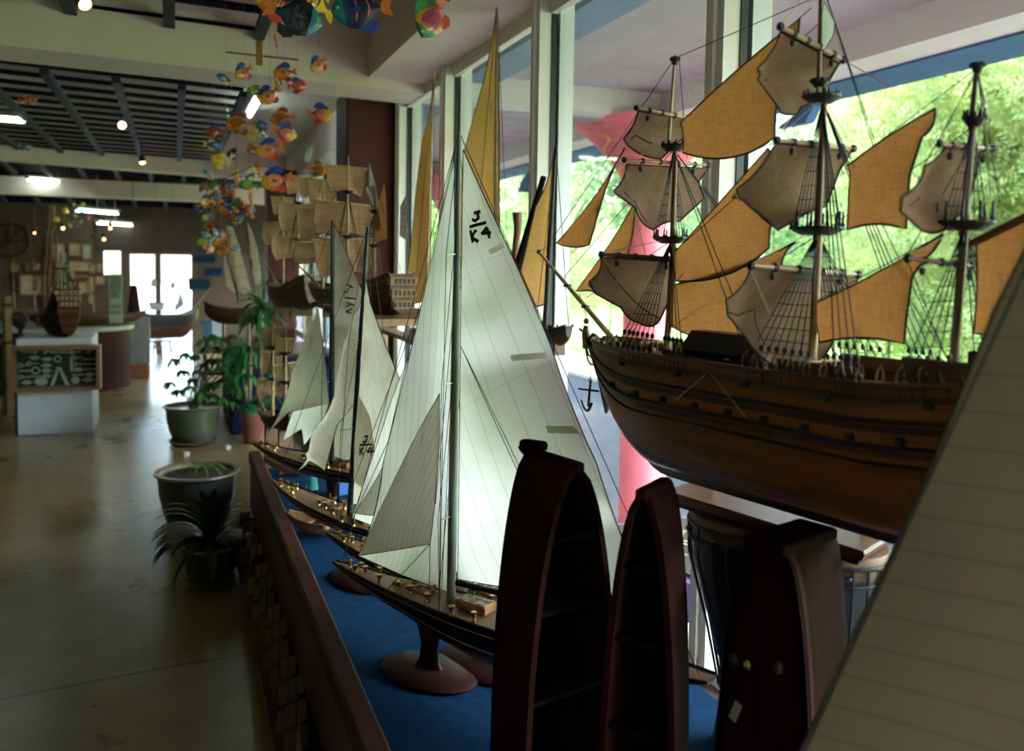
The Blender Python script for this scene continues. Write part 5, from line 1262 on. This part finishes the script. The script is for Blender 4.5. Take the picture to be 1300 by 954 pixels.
# ================================================================ POTS AND PLANTS
m_glaze=pm('olive_glaze',(.085,.105,.065),.28,vs=6,var=.35,spec=.6); m_glazed=pm('dark_glaze',(.035,.042,.036),.28,vs=6,var=.35,spec=.6); m_rim=pm('pot_rim',(.17,.125,.065),.4,vs=8,var=.3); m_terra=pm('terracotta',(.28,.10,.06),.8,var=.12); m_soil=pm('potting_soil',(.045,.035,.025),.95,vs=40,var=.6,bump=1,bs=90)
m_lf=pm('leaf_green',(.035,.11,.025),.38,vs=8,var=.4,trans=.25,c2=(.10,.27,.05)); m_lfd=pm('leaf_dark',(.02,.055,.02),.4,vs=8,var=.4,trans=.12); m_lfb=pm('leaf_palm',(.035,.20,.05),.35,vs=8,var=.4,trans=.3,c2=(.06,.32,.10)); m_stem=pm('stem_green',(.10,.12,.04),.6)
def pot(x,y,R,H,label,body,rim,sauc=True,soilz=.9,nm='flower_pot',cat='plant pot',straight=False):
    t=thing(nm,(x,y,0),label,cat); z0=.0
    if sauc:
        MB().lathe([(R*.62,0),(R*.78,.012),(R*.84,.035),(R*.80,.038),(R*.72,.018),(R*.3,.016)],(x,y,0),36).build('saucer',rim,t,50); z0=.016
    if straight: pr=[(R*.68,z0),(R*.90,H*.80),(R*.90,H*.8)]
    else: pr=[(R*.58,z0),(R*.66,H*.08),(R*.80,H*.34),(R*.89,H*.62),(R*.92,H*.86),(R*.93,H*.93)]
    MB().lathe(pr,(x,y,0),40,cap=True).build('body',body,t,60)
    rr=[(R*.90,H*.92),(R*.97,H*.94),(R*1.02,H*.97),(R*1.0,H),(R*.90,H),(R*.86,H*.97),(R*.84,H*.90)] if not straight else [(R*.93,H*.78),(R*1.0,H*.79),(R*1.0,H),(R*.90,H),(R*.88,H*.9)]
    MB().lathe(rr,(x,y,0),40,cap=False).build('rim',rim,t,50)
    MB().lathe([(R*.86,H*(soilz-.01)),(R*.6,H*(soilz+.02)),(R*.2,H*(soilz+.03))],(x,y,0),30).build('soil',m_soil,t)
    return t
p1=on(2,0,245,563); p2=on(2,0,251,672); p3=on(2,0,268,742)
R1=54.5/1100*p1.length*.98*.93;
def rp(px,p): return px/1100*(p-CC).dot(CF)
R1=rp(35,p1);R2=rp(51,p2);R3=rp(36.5,p3)
z1=on(1,p1.y,245,517).z+.02; z2=on(1,p2.y,250,597).z; z3=on(1,p3.y,270,690).z
T1=pot(p1.x,p1.y,R1,z1,'large olive glazed pot with a leafy umbrella plant, farthest of the three glazed pots',m_glaze,m_rim,soilz=.9)
T2=pot(p2.x,p2.y,R2,z2,'widest dark glazed pot with tan rim and bare soil, in the middle',m_glazed,m_rim,soilz=.93)
T3=pot(p3.x,p3.y,R3,z3,'small dark glazed pot with a drooping fern, nearest of the pots',m_glazed,pm('rim_dark',(.14,.11,.07),.4),soilz=.93)
p4=on(2,0,322,562);R4=rp(17.5,p4); T4=pot(p4.x,p4.y,R4,on(1,p4.y,322,523).z,'terracotta pot with tall palm-like canes beside the yachts',m_terra,m_terra,False,.9,straight=True)
# umbrella plant
rnd=random.Random(11)
t=thing('umbrella_plant',(p1.x,p1.y,z1*.9),'umbrella plant with star-shaped leaf clusters growing in the large olive pot','plant'); st_=MB(); lf=MB()
base=V((p1.x,p1.y,z1*.9)); dc=(p1-CC).dot(CF)
for px,py,dd in [(222,455,0),(232,470,.0),(248,450,.05),(262,440,.1),(275,455,0),(290,440,.1),(305,455,.1),(240,490,-.1),(215,485,-.05),(225,495,-.1),(255,500,-.1),(270,485,0),(285,480,.1),(298,490,.0),(250,470,.05),(300,470,.15),(280,505,0),(310,480,.1),(262,470,.1),(235,448,.0),(283,430,.15),(270,425,.15),(256,432,.1),(295,425,.2),(268,455,.1),(282,465,.05),(292,470,.1),(302,495,.1),(270,500,.0),(245,480,.1),(258,462,.15),(300,440,.2),(312,462,.2),(308,500,.15),(275,440,.2),(288,452,.1),(264,490,.05),(294,510,.05)]:
    e=atz(px,py,1); d=(e-CC); e=CC+d*((dc+dd)/d.dot(CF)); mid=base.lerp(e,.5)+V((0,0,.06)); st_.tube(catm([base+V((rnd.uniform(-.03,.03),rnd.uniform(-.03,.03),0)),mid,e],4),.004,5)
    for k in range(8):
        a=2*PI*k/8+rnd.random(); leaf(lf,e,(math.cos(a),math.sin(a),rnd.uniform(-.35,.1)),rnd.uniform(.09,.13),.021,1.3,5,.2)
st_.build('stem',m_stem,t); lf.build('foliage',m_lf,t,60)
sp=MB()
for k in range(14):
    a=2*PI*k/14; leaf(sp,V((p2.x+.02,p2.y+.05,z2*.93)),(math.cos(a)*.5,math.sin(a)*.5,1),rnd.uniform(.12,.30),.008,2.6,8)
solo('grass_tuft',sp,m_lf,'thin grassy sprout in the bare soil of the widest pot','plant')
# fern
f=MB(); b3=V((p3.x,p3.y,z3*.95))
for k in range(60):
    a=rnd.uniform(0,2*PI); el=rnd.uniform(.3,1.6); L=rnd.uniform(.16,.30); f_=(math.cos(a),math.sin(a),el); leaf(f,b3+V((rnd.uniform(-.03,.03),rnd.uniform(-.03,.03),0)),f_,L,rnd.uniform(.018,.030),rnd.uniform(1.6,2.6),8,.25)
for tx,ty in ((190,690),(205,662),(212,645),(300,640),(312,655),(235,622),(262,618),(290,625),(320,640)):
    e=on(1,p3.y-.05,tx,ty); d=e-b3; 
    for j in (-1,0,1): leaf(f,b3,(d.x+j*.03,d.y,abs(d.z)+.30),d.length*1.15,.026,2.2,9,.25)
t=thing('fern_plant',b3,'drooping dark fern-like plant spilling out of the nearest pot','plant'); f.build('foliage',m_lfd,t,60); MB().tube([b3-V((0,0,.03)),b3+V((0,0,.07))],[.02,.01],8).build('crown',m_stem,t)
# palm canes
t=thing('cane_palm',(p4.x,p4.y,0),'tall cane palm with strap leaves in the terracotta pot','plant')
z4=on(1,p4.y,322,525).z; m_cane=pm('cane_tan',(.34,.26,.14),.6,grain=(1,1,9),var=.3)
for (x0,x1,y1) in ((330,333,385),(316,318,440),(322,340,500),(314,309,470)):
    a=on(1,p4.y,x0,527);b=on(1,p4.y,x1,y1); c=MB();c.tube([a,a.lerp(b,.5)+V((.006,0,0)),b],[.019,.017,.014],10); c.build('cane',m_cane,t,60)
lf=MB()
for px,py,n,L in ((334,392,30,.30),(328,410,22,.28),(318,448,26,.28),(300,455,16,.25),(331,470,20,.22),(338,508,26,.22),(310,480,16,.22),(320,515,20,.18),(345,400,10,.2),(296,480,10,.2)):
    e=on(1,p4.y+rnd.uniform(-.1,.1),px,py)
    for k in range(n):
        a=rnd.uniform(0,2*PI); leaf(lf,e,(math.cos(a),math.sin(a),rnd.uniform(.2,2.2)),L*rnd.uniform(.8,1.35),.019,rnd.uniform(1.4,3.2),8,.3)
for k in range(6): a=on(1,p4.y,334,385); leaf(lf,a,((k-2.5)*.12,.05,1),.30,.013,.4,8,.3)
lf.build('foliage',m_lfb,t,60)
# two bits of white foam by the pots
for (x,y,l) in ((236,577,'small white foam block on the floor between the two larger pots'),(289,569,'small pale foam block on the floor beside the olive pot')):
    p=on(2,.02,x,y); solo('foam_block',MB().bev((p.x,p.y,.022),(.05,.04,.044),.004,.4),pm('foam',(.6,.62,.62),.8),l,'block')
# ================================================================ BACK OF THE SHOP
m_white=pm('pedestal_white',(.55,.60,.62),.6,var=.05); m_casew=pm('case_wood',(.20,.09,.04),.4,var=.2)
a=on(2,0,23,553);b=on(2,0,118,549); yb=9.2
H=on(1,9.2,70,441).z; Ht=on(1,9.2,70,430).z
t=thing('display_pedestal',((a.x+b.x)/2,9.5,0),'white box pedestal at the left, under the knot display case','pedestal')
MB().bev(((a.x+b.x)/2,9.55,Ht/2),(b.x-a.x,.7,Ht),.006).build('box',m_white,t); MB().b2(a.x-.02,9.22,.0,a.x-.001,9.9,Ht).build('side_edge',m_dwood,t)
A=on(1,9.02,13,441);B=on(1,9.02,127,441);Zb=on(1,9.02,13,499).z
t=thing('knot_display_case',((A.x+B.x)/2,9.05,Zb),'dark framed display case of sailor knots and tools on the front of the white pedestal','display case')
fw=.035
f=MB();x0,x1,z0_,z1_=A.x,B.x,Zb,A.z; Y0=9.02;Y1_=9.18
f.b2(x0,Y0,z0_,x0+fw,Y1_,z1_);f.b2(x1-fw,Y0,z0_,x1,Y1_,z1_);f.b2(x0+fw,Y0,z0_,x1-fw,Y1_,z0_+fw);f.b2(x0+fw,Y0,z1_-fw,x1-fw,Y1_,z1_); f.build('frame',m_casew,t)
MB().b2(x0+fw,Y1_-.03,z0_+fw,x1-fw,Y1_-.01,z1_-fw).build('backing',pm('case_dark_felt',(.012,.016,.014),.9),t)
MB().b2(x0+fw,Y0+.01,z0_+fw,x1-fw,Y0+.014,z1_-fw).build('pane',m_gl,t)
m_kn=pm('pale_knot_rope',(.42,.40,.34),.7)
def cpt(u,v): return V((x0+(x1-x0)*u,Y1_-.04,z1_-(z1_-z0_)*v))
def kn(kind,u,v,w=.05):
    c=cpt(u,v);mb=MB()
    if kind=='rod': mb.tube([c-V((w,0,0)),c+V((w,0,0))],.006,6)
    elif kind=='ring': mb.torus(c,w*.6,.006,V((1,0,0)),V((0,0,1)),16,6)
    elif kind=='key': mb.torus(c-V((w*.6,0,0)),w*.35,.005,V((1,0,0)),V((0,0,1)),14,5);mb.tube([c-V((w*.25,0,0)),c+V((w,0,0))],.005,5)
    elif kind=='disc': mb.lathe([(w*.7,0),(w*.8,.006),(w*.6,.012)],c,16,Matrix.Rotation(rad(90),3,'X'),True,1.4 if u<.4 else 1,1)
    elif kind=='knot': mb.torus(c-V((.012,0,0)),w*.3,.006,V((1,0,0)),V((0,.2,1)).normalized(),12,5);mb.torus(c+V((.012,0,0)),w*.3,.006,V((1,0,0)),V((0,-.2,1)).normalized(),12,5);mb.tube([c-V((w,0,0)),c+V((w,0,0))],.005,5)
    elif kind=='cross': mb.tube([c-V((w*.6,0,0)),c+V((w*.6,0,0))],.006,5);mb.tube([c-V((0,0,w*.6)),c+V((0,0,w*.6))],.006,5)
    mb.build('mounted_knot',m_kn,t,60)
for q in (('rod',.16,.14),('cross',.25,.15,.03),('cross',.36,.16,.03),('rod',.47,.13,.09),('rod',.55,.17,.1),('key',.70,.16),('cross',.86,.15,.05),('knot',.24,.27),('knot',.38,.31),('ring',.50,.31,.045),('rod',.86,.33),('key',.72,.29),('key',.22,.40),('key',.12,.44),('knot',.37,.45),('key',.72,.44),('rod',.87,.44),('ring',.25,.56,.05),('rod',.13,.56),('knot',.37,.57),('knot',.73,.56),('rod',.87,.56),('key',.12,.70),('rod',.24,.69),('knot',.37,.69),('rod',.73,.68),('knot',.87,.68),('knot',.15,.82),('disc',.31,.81,.05),('disc',.70,.80,.045),('knot',.85,.80,.06)): kn(*q)
for u0,u1 in ((.50,.42),(.51,.60)): MB().prism([cpt(u0-.012,.50),cpt(u0+.022,.50),cpt(u1+.03,.92),cpt(u1-.012,.92)],(0,.01,0)).build('folding_rule',m_kn,t)
for a_,b_ in ((.65,.65),): MB().prism([cpt(.64,.28),cpt(.665,.28),cpt(.67,.60),cpt(.645,.60)],(0,.01,0)).build('ruler_arm',m_kn,t)
# carved galleon on the pedestal
gship('sailing_ship','carved dark brown galleon with a high stern on the white pedestal at the left',78,428,9.55,18,.62,.36,.17,
 [(.2,.62,[(.7,.08,0),(.95,.05,0)]),(-.05,.62,[(.7,.10,0),(.92,.06,0)]),(-.3,.42,[(.8,.06,0)])],bandm('hull_galleon_carved',[(0,(.09,.028,.014)),(.55,(.14,.05,.022)),(.62,(.06,.02,.01)),(.85,(.11,.035,.018))],.7,14,spec=.1),m_cream,castle=.26,flags=((((75,322),(84,321),(83,353),(76,356)),m_flag),),gallery=True)
gship('sailing_ship','dim tan-sailed ship on the counter between the galleon and the green sign',112,411,12.92,80,.7,.20,.12,
 [(.25,.62,[(.95,.09,.12),(.70,.12,.17),(.42,.13,.14)]),(-.1,.70,[(.95,.09,.12),(.72,.13,.2),(.42,.14,.16)])],m_hb,m_cream,castle=.06)
gship('sailing_ship','dim ship with furled pale sails on the counter left of the galleon',30,408,12.3,-60,.70,.22,.12,
 [(.2,.66,[(.9,.07,.09),(.6,.10,.12)]),(-.15,.62,[(.9,.07,.09)])],m_hb,m_cream,castle=.08)
# maroon counter with rounded end
p=on(2,0,163,497); y0=11.9; zt=on(1,y0,150,416).z
t=thing('counter',(p.x-.6,y0+.6,0),'dark maroon counter with a rounded pale top, behind the white pedestal','counter')
def cnt(off,z0,z1): 
    ring=[(-4.2,y0-off),(p.x-.5,y0-off)]+[(p.x-.5+(.5+off)*math.sin(k*PI/16),y0+.6-(.6+off)*math.cos(k*PI/16)) for k in range(1,16)]+[(p.x-.5,y0+1.2+off),(-4.2,y0+1.2+off)]
    mb=MB();mb.rings([[(x,y,z0) for x,y in ring],[(x,y,z1) for x,y in ring]],True);return mb
cnt(0,0,zt-.05).build('body',m_cdark,t,40); cnt(.05,zt-.05,zt).build('worktop',pm('counter_top',(.36,.35,.32),.4),t,40)
# low ship hull model and objects on the counter
gship('sailing_ship','long low brown boat model lying on the counter top',118,414,12.4,-75,1.3,.22,.14,[],m_hb,m_cream,castle=.03)
# sign board with dark rows of lettering, too far to read
A=on(1,11.75,138,348);B=on(1,11.75,156,400); t=thing('sign_board',(A.x,11.75,B.z),'pale green upright sign with blurred dark lettering at the counter end','sign')
MB().b2(A.x,11.74,B.z-.1,B.x,11.77,A.z).build('panel',pm('sign_green',(.36,.42,.33),.7),t); 
k=MB(); W_=B.x-A.x;Hh=A.z-B.z
rnd=random.Random(3)
for j in range(8):
    x=A.x+W_*.12;z=A.z-Hh*(.09+.066*j)
    while x<A.x+W_*(.86 if j<6 else .72):
        w=W_*rnd.uniform(.06,.10); k.b2(x,11.735,z-Hh*.02,x+w,11.74,z+Hh*.022); x+=w+W_*.03
m_let=pm('sign_letter_green',(.03,.07,.06),.8); k.build('small_lettering',m_let,t)
k=MB()
def stroke(s,x,z,w,h):
    for a,b in s: k.tube([(x+a[0]*w,11.735,z+a[1]*h),(x+b[0]*w,11.735,z+b[1]*h)],W_*.018,4)
Wl=[((0,1),(.25,0)),((.25,0),(.5,.8)),((.5,.8),(.75,0)),((.75,0),(1,1))]
for r_ in (0,1):
    for j in range(3): stroke(Wl,A.x+W_*(.10+.29*j),A.z-Hh*(.84+.15*r_),W_*.24,Hh*.11)
k.build('large_lettering',pm('sign_letter_brown',(.10,.06,.04),.8),t)
# pillar-like white stand and pots before the door
p=on(2,0,178,478); z_=on(1,p.y,178,402).z; w=rp(12,p); solo('white_stand',MB().bev((p.x,p.y+w,z_/2),(w*2,w*2,z_),.01),pm('stand_grey_white',(.22,.24,.22),.8,spec=.1),'pale upright stand between the counter and the bright door','stand')
solo('plant_trough',MB().bev((p.x,p.y-.16,.10),(w*1.9,.22,.20),.01),m_casew,'low brown trough at the foot of the pale stand','trough')
# dark hull by the door with its little sail, on stools
b0=on(1,13.7,222,430)
gship('dark_ship_hull','dark hulled ship with one white sail in front of the bright door',212,430,13.7,-72,.92,.55,.15,[],m_hblk,m_flag,castle=.05,stand=False,bows=False)
fr=Fr(b0.x,13.65,-72)
s0=MB();A=fr.fa(223,395);B=fr.fa(221,340);s0.tube([A,B],[.012,.006],6)
t=thing('toy_mast',A,'small white triangular sail on a mast above the dark hull','model sail'); s0.build('mast',m_gdark,t)
sail('white_sail',[fr.fa(*q) for q in ((229,365),(234,387),(222,396))],m_flag,t,fr.d,fr.p*.02,.05,None,.001,.01)
for q,l in ((((190,364),(193,355),(199,355),(199,365)),'small grey square sail hanging high at the left door pane'),(((214,367),(217,360),(222,360),(222,367)),'small grey square sail in the middle of the bright door'),(((188,386),(190,384),(209,385),(208,394),(192,394)),'wide low grey sail left of the door post')):
    A=[on(1,13.9,*p_) for p_ in q]; t=thing('hanging_sail',A[0],l,'model sail'); sail('square_sail',A,m_flag,t,(1,0,0),V((0,-.02,0)),.06,None,.001,.006); c=(A[1]+A[2])/2; MB().tube([A[1],A[2]],.008,5).build('yard',m_gdark,t); MB().tube([c,V((c.x,c.y,ZG))],.002,4).build('hanging_line',m_black,t)
def stool(px,py,l):
    p=on(2,0,px,py); zt_=on(1,p.y,px,431).z; w=.15; t=thing('wooden_stool',(p.x,p.y,0),l,'stool','stools under the dark hull')
    MB().bev((p.x,p.y,zt_-.02),(.34,.34,.035),.008).build('seat',m_casew,t)
    for sx_ in (-1,1):
        for sy_ in (-1,1): MB().tube([(p.x+sx_*w*.8,p.y+sy_*w*.8,zt_-.04),(p.x+sx_*w,p.y+sy_*w,0)],.016,6).build('leg',m_casew,t)
    MB().tube([(p.x-w*.9,p.y-w*.9,.2),(p.x+w*.9,p.y-w*.9,.2)],.01,6).build('rung',m_casew,t)
stool(194,456,'brown wooden stool under the left end of the dark hull'); stool(206,454,'brown wooden stool nearer the door post, under the dark hull')
# dark garment on a rail by the door
A=on(1,13.4,170,362);B=on(1,13.4,170,402); mb=MB(); rs=[]
for i in range(9):
    u=i/8; z=A.z+(B.z-A.z)*u; r_=.03+.035*u; rs.append([(A.x+r_*1.3*math.cos(k*PI/6)*(1+.15*math.cos(k*2.1)),13.4+r_*.6*math.sin(k*PI/6)*(1+.2*math.sin(k*3)),z) for k in range(12)])
mb.rings(rs,True); t=thing('hanging_garment',A,'dark burgundy cloth hanging left of the bright door','cloth'); mb.build('cloth',pm('burgundy_cloth',(.03,.006,.012),.9),t,60); MB().tube([A,V((A.x,A.y,ZG))],.005,5).build('cord',m_black,t)
# things on the back wall
YW=YB-.02
def frame(x0,y0,x1,y1,c,l,cat='picture',nm='framed_chart',fc=m_casew,motif=0):
    A=on(1,YW,x0,y0);B=on(1,YW,x1,y1);t=thing(nm,(A.x,YW,B.z),l,cat)
    w=min(.03,(B.x-A.x)*.12); f=MB();f.b2(A.x,YW-.03,B.z,A.x+w,YW,A.z);f.b2(B.x-w,YW-.03,B.z,B.x,YW,A.z);f.b2(A.x+w,YW-.03,B.z,B.x-w,YW,B.z+w);f.b2(A.x+w,YW-.03,A.z-w,B.x-w,YW,A.z); f.build('frame',fc,t)
    MB().b2(A.x+w,YW-.012,B.z+w,B.x-w,YW,A.z-w).build('sheet',c,t)
    return t
ch=[pm('chart_a',(.40,.33,.22),.8,vs=4,var=.4),pm('chart_b',(.30,.36,.30),.8,vs=4,var=.35),pm('chart_c',(.48,.42,.32),.8,vs=6,var=.35),pm('chart_d',(.10,.14,.16),.7,vs=4,var=.5)]
for a in ((32,333,66,345,ch[3],'long dark framed picture right of the big ship wheel'),(24,348,62,376,ch[2],'cream chart below the long dark picture'),(66,308,84,332,ch[2],'pale narrow chart behind the galleon masts'),(86,308,104,326,ch[0],'tan chart high on the back wall above the galleon'),(104,310,118,330,ch[1],'greenish chart next to the tan one on the back wall'),(86,330,118,346,ch[0],'wide tan chart below the greenish one'),(88,348,116,354,ch[2],'thin pale strip chart above the map'),(98,356,122,374,ch[0],'tan map sheet left of the green sign'),(122,334,131,346,ch[0],'small tan picture beside the left door opening'),(120,350,134,362,ch[2],'small cream picture above the counter')): frame(*a)
for a in ((244,322,275,335,'upper dark blue panel right of the bright door'),(258,339,284,352,'middle dark blue panel right of the bright door'),(239,353,268,369,'bright-edged lower blue panel right of the bright door'),(262,305,283,318,'dark blue panel highest on the right of the door')): frame(*a[:4],pm('navy_panel',(.008,.03,.06),.7,spec=.1),a[4],'panel','wall_picture',pm('navy_frame',(.01,.03,.07),.5))
def wheel(px,py,rp_,l,spk=8):
    c=on(1,YW-.05,px,py);R=rp_/1100*(c-CC).dot(CF);t=thing('ship_wheel',c,l,'ship wheel'); X=V((1,0,0));Z=V((0,0,1))
    MB().torus(c,R*.78,R*.07,X,Z,28,8).build('rim',m_dwood,t,60); MB().lathe([(R*.16,-.03),(R*.18,0),(R*.12,.03)],c,14,Matrix.Rotation(rad(90),3,'X')).build('hub',m_dwood,t,50)
    for k in range(spk):
        a=2*PI*k/spk; d=X*math.cos(a)+Z*math.sin(a); MB().tube([c+d*R*.1,c+d*R*.45,c+d*R*.8,c+d*R*.9,c+d*R*1.05],[R*.035,R*.05,R*.035,R*.05,R*.03],6).build('spoke',m_dwood,t,60)
wheel(14,305,27,'large dark ship wheel on the back wall at the far left'); wheel(15,356,9,'small wheel-shaped ring on the back wall below the large wheel',6)
# oars and spars leaning on the back wall
for x0,y0,x1,y1,l in ((64,262,56,352,'leftmost slim spar leaning by the back wall'),(68,262,62,350,'second slim spar leaning by the back wall'),(72,300,70,350,'short spar beside the galleon masts')):
    A=on(1,YB-.3,x0,y0);B=on(1,YB-.1,x1,y1); solo('leaning_spar',MB().tube([A,B,V((B.x,B.y,0))],.02,6),m_casew,l,'spar')
# shelving at the left edge
m_shd=pm('shelf_dim_wood',(.14,.08,.035),.7,grain=(8,.8,8),spec=.1)
A=on(1,10.4,-4,378);B=on(1,10.4,8,470); t=thing('wooden_shelf_unit',(B.x,10.4,0),'light brown wooden shelf unit cut by the left edge','shelf')
for z in (.3,.75,1.15): MB().b2(B.x-.9,10.4,z,B.x,10.8,z+.03).build('shelf_board',m_shd,t)
for x in (B.x-.03,B.x-.9): MB().b2(x,10.4,0,x+.03,10.8,A.z).build('upright',m_shd,t)
# shell table lamp between the shelf and the galleon
c=on(1,9.6,26,432);t=thing('ornament_lamp',c,'dark ornament with small bright glints left of the galleon','ornament')
MB().lathe([(.05,0),(.02,.03),(.02,.10),(.07,.16),(.08,.22),(.03,.28)],c,12).build('body',m_gdark,t,50)
for dx,dz in ((-.02,.23),(.05,.17),(-.05,.15)): MB().ball(c+V((dx,-.08,dz)),.012,8,6).build('glint_bead',m_brass,t,60)
# rack with a white box behind the umbrella plant
A=on(1,10.6,258,396);B=on(1,10.6,286,470); t=thing('side_shelf',(A.x,10.6,0),'narrow dark rack behind the umbrella plant','rack')
for z in (.35,on(1,10.6,270,428).z-.03): MB().b2(A.x,10.5,z,B.x,10.8,z+.03).build('shelf_board',m_dwood,t)
for x in (A.x,B.x-.03): MB().b2(x,10.5,0,x+.03,10.8,on(1,10.6,270,428).z).build('upright',m_dwood,t)
C0=on(1,10.55,269,428);C1=on(1,10.55,283,396); solo('white_box',MB().bev(((C0.x+C1.x)/2,10.65,(C0.z+C1.z)/2),(C1.x-C0.x,.2,C1.z-C0.z),.005),m_white,'white upright box on the rack behind the umbrella plant','box')
C0=on(1,10.5,258,430);C1=on(1,10.5,268,408); solo('blue_book',MB().box(((C0.x+C1.x)/2,10.6,(C0.z+C1.z)/2),(C1.x-C0.x,.15,C1.z-C0.z),M=Matrix.Rotation(-.25,3,'Y')),pm('book_blue',(.05,.14,.30),.6),'leaning blue book on the rack beside the white box','book')
# ================================================================ LAMPS
m_tube=emit('tube_glow',(.82,1,.92),13); m_bulb=emit('bulb_glow',(1,.55,.20),7); m_bulbr=emit('bulb_glow_red',(1,.36,.12),8); m_fix=pm('lamp_white',(.5,.5,.48),.5); m_can=pm('spot_can',(.02,.02,.02),.4)
def tubelamp(a,b,l,z=ZG-.06):
    A=on(2,z,*a);B=on(2,z,*b);t=thing('fluorescent_lamp',(A+B)/2,l,'lamp','fluorescent ceiling tubes'); d=(B-A);rz_=math.atan2(d.y,d.x)
    MB().tube([A,B],.019,10).build('tube',m_tube,t,60); MB().box((A+B)/2+V((0,0,.045)),(d.length*1.04,.09,.03),rz=rz_).build('batten',m_fix,t)
    for e in (A,B): MB().box(e+V((0,0,.02)),(.04,.05,.05),rz=rz_).build('end_cap',m_fix,t)
    MB().tube([(A+B)/2+V((0,0,.05)),(A+B)/2+V((0,0,ZC-z-.006))],.008,6).build('rod',m_fix,t)
tubelamp((-60,147),(31,154),'fluorescent tube cut by the left edge, in the second ceiling bay')
tubelamp((35,227),(111,234),'fluorescent tube in the third ceiling bay',2.84)
tubelamp((97,267),(149,271),'first of two farther fluorescent tubes, above the back wall',2.38)
tubelamp((124,283),(167,286),'farthest and lowest fluorescent tube, above the door header',2.24)
tubelamp((329,126),(317,147),'short fluorescent tube on the bare ceiling strip right of the lattice',ZC-.08)
def spot(px,py,z,l,lit='f',s=1.0,m=m_bulb):
    p=on(2,z,px,py);t=thing('spot_lamp',p,l,'lamp','ceiling spot lamps'); d=(CC-p).normalized() if lit=='f' else V((.15,-.35,-1)).normalized()
    if lit=='s': d=V((.5,-.55,-.5)).normalized()
    M=d.to_track_quat('Z','Y').to_matrix(); s*=.8
    MB().lathe([(.02*s,-.12*s),(.04*s,-.11*s),(.045*s,-.04*s),(.05*s,0),(.046*s,.0)],p,14,M,cap=False).build('can',m_can,t,50)
    MB().lathe([(.02*s,-.03*s),(.042*s,-.012*s),(.034*s,.004*s),(.01*s,.012*s)],p,12,M).build('bulb',m,t,60)
    MB().tube([p-d*.1*s,V((p.x-d.x*.1*s,p.y-d.y*.1*s,ZG+.02))],.006,5).build('stem',m_can,t)
    return t
spot(155,159,2.86,'bright glowing spot lamp facing the camera in the second bay'); spot(181,207,2.80,'black spot lamp pointing down right of the glowing one','d'); spot(109,6,2.90,'black spot lamp at the top edge, lit at its mouth','s',.95)
spot(197,243,2.88,'small glowing spot lamp in the third bay','f',.8,m_bulbr);spot(199,262,2.8,'small black spot lamp below the glowing one of the third bay','s',.8,m_bulbr)
spot(25,269,2.85,'small red-orange glow at the far left','f',.6,m_bulbr)
for x,y,l in ((80,290,'glowing bulb in front of the back wall charts'),(140,290,'glowing bulb just right of the farther tubes'),(132,304,'lowest glowing bulb above the left door opening'),(44,296,'faint amber bulb beside the big wheel'),(128,282,'glowing bulb at the left end of the farthest tube')):
    P_=on(1,15.4,x,y);t=thing('spot_lamp',P_,l,'lamp','ceiling spot lamps'); MB().ball(P_,.022 if x!=44 else .014,10,8).build('bulb',m_bulbr,t,60); MB().lathe([(.02,.02),(.04,.05),(.03,.10)],P_,10).build('can',m_can,t,50); MB().tube([P_+V((0,0,.1)),V((P_.x,P_.y,ZG))],.006,5).build('stem',m_can,t)
# ================================================================ DAYLIGHT, CAMERA
W=bpy.data.worlds.new('sky'); SC.world=W; W.use_nodes=True; nt=W.node_tree; nt.nodes.clear()
out=nt.nodes.new('ShaderNodeOutputWorld'); bg=nt.nodes.new('ShaderNodeBackground'); sk=nt.nodes.new('ShaderNodeTexSky')
sk.sky_type='NISHITA'; sk.sun_disc=False; sk.sun_elevation=rad(52); sk.sun_rotation=rad(100); sk.air_density=1.2; sk.dust_density=3; sk.ozone_density=.6
nt.links.new(sk.outputs[0],bg.inputs[0]); bg.inputs[1].default_value=2.6; nt.links.new(bg.outputs[0],out.inputs[0])
def lamp(name,typ,loc,rot,energy,color,**k):
    l=bpy.data.lights.new(name,typ); l.energy=energy; l.color=color
    for a,b in k.items(): setattr(l,a,b)
    o=bpy.data.objects.new(name,l); o.location=loc; o.rotation_euler=rot; COL.objects.link(o); o['kind']='structure'; return o
d=V((-.62,.22,-.80)).normalized()
s=lamp('sun','SUN',(0,0,20),(0,0,0),9.0,(1,.95,.86),angle=rad(2)); s.rotation_euler=d.to_track_quat('-Z','Y').to_euler()
cam=bpy.data.cameras.new('camera'); co=bpy.data.objects.new('camera',cam); COL.objects.link(co)
cam.sensor_width=36; cam.lens=36*FPX/1300; cam.shift_x=0; cam.shift_y=(400-477)/1300
M=Matrix((CR,CU,-CF)).transposed().to_4x4(); M.translation=CC; co.matrix_world=M
cam.clip_start=.05; cam.clip_end=300
cam.dof.use_dof=True; cam.dof.focus_distance=2.5; cam.dof.aperture_fstop=2.8
SC.camera=co
vs=SC.view_settings; vs.view_transform='Standard'; vs.look='None'; vs.gamma=1; vs.exposure=.85; vs.use_curve_mapping=False
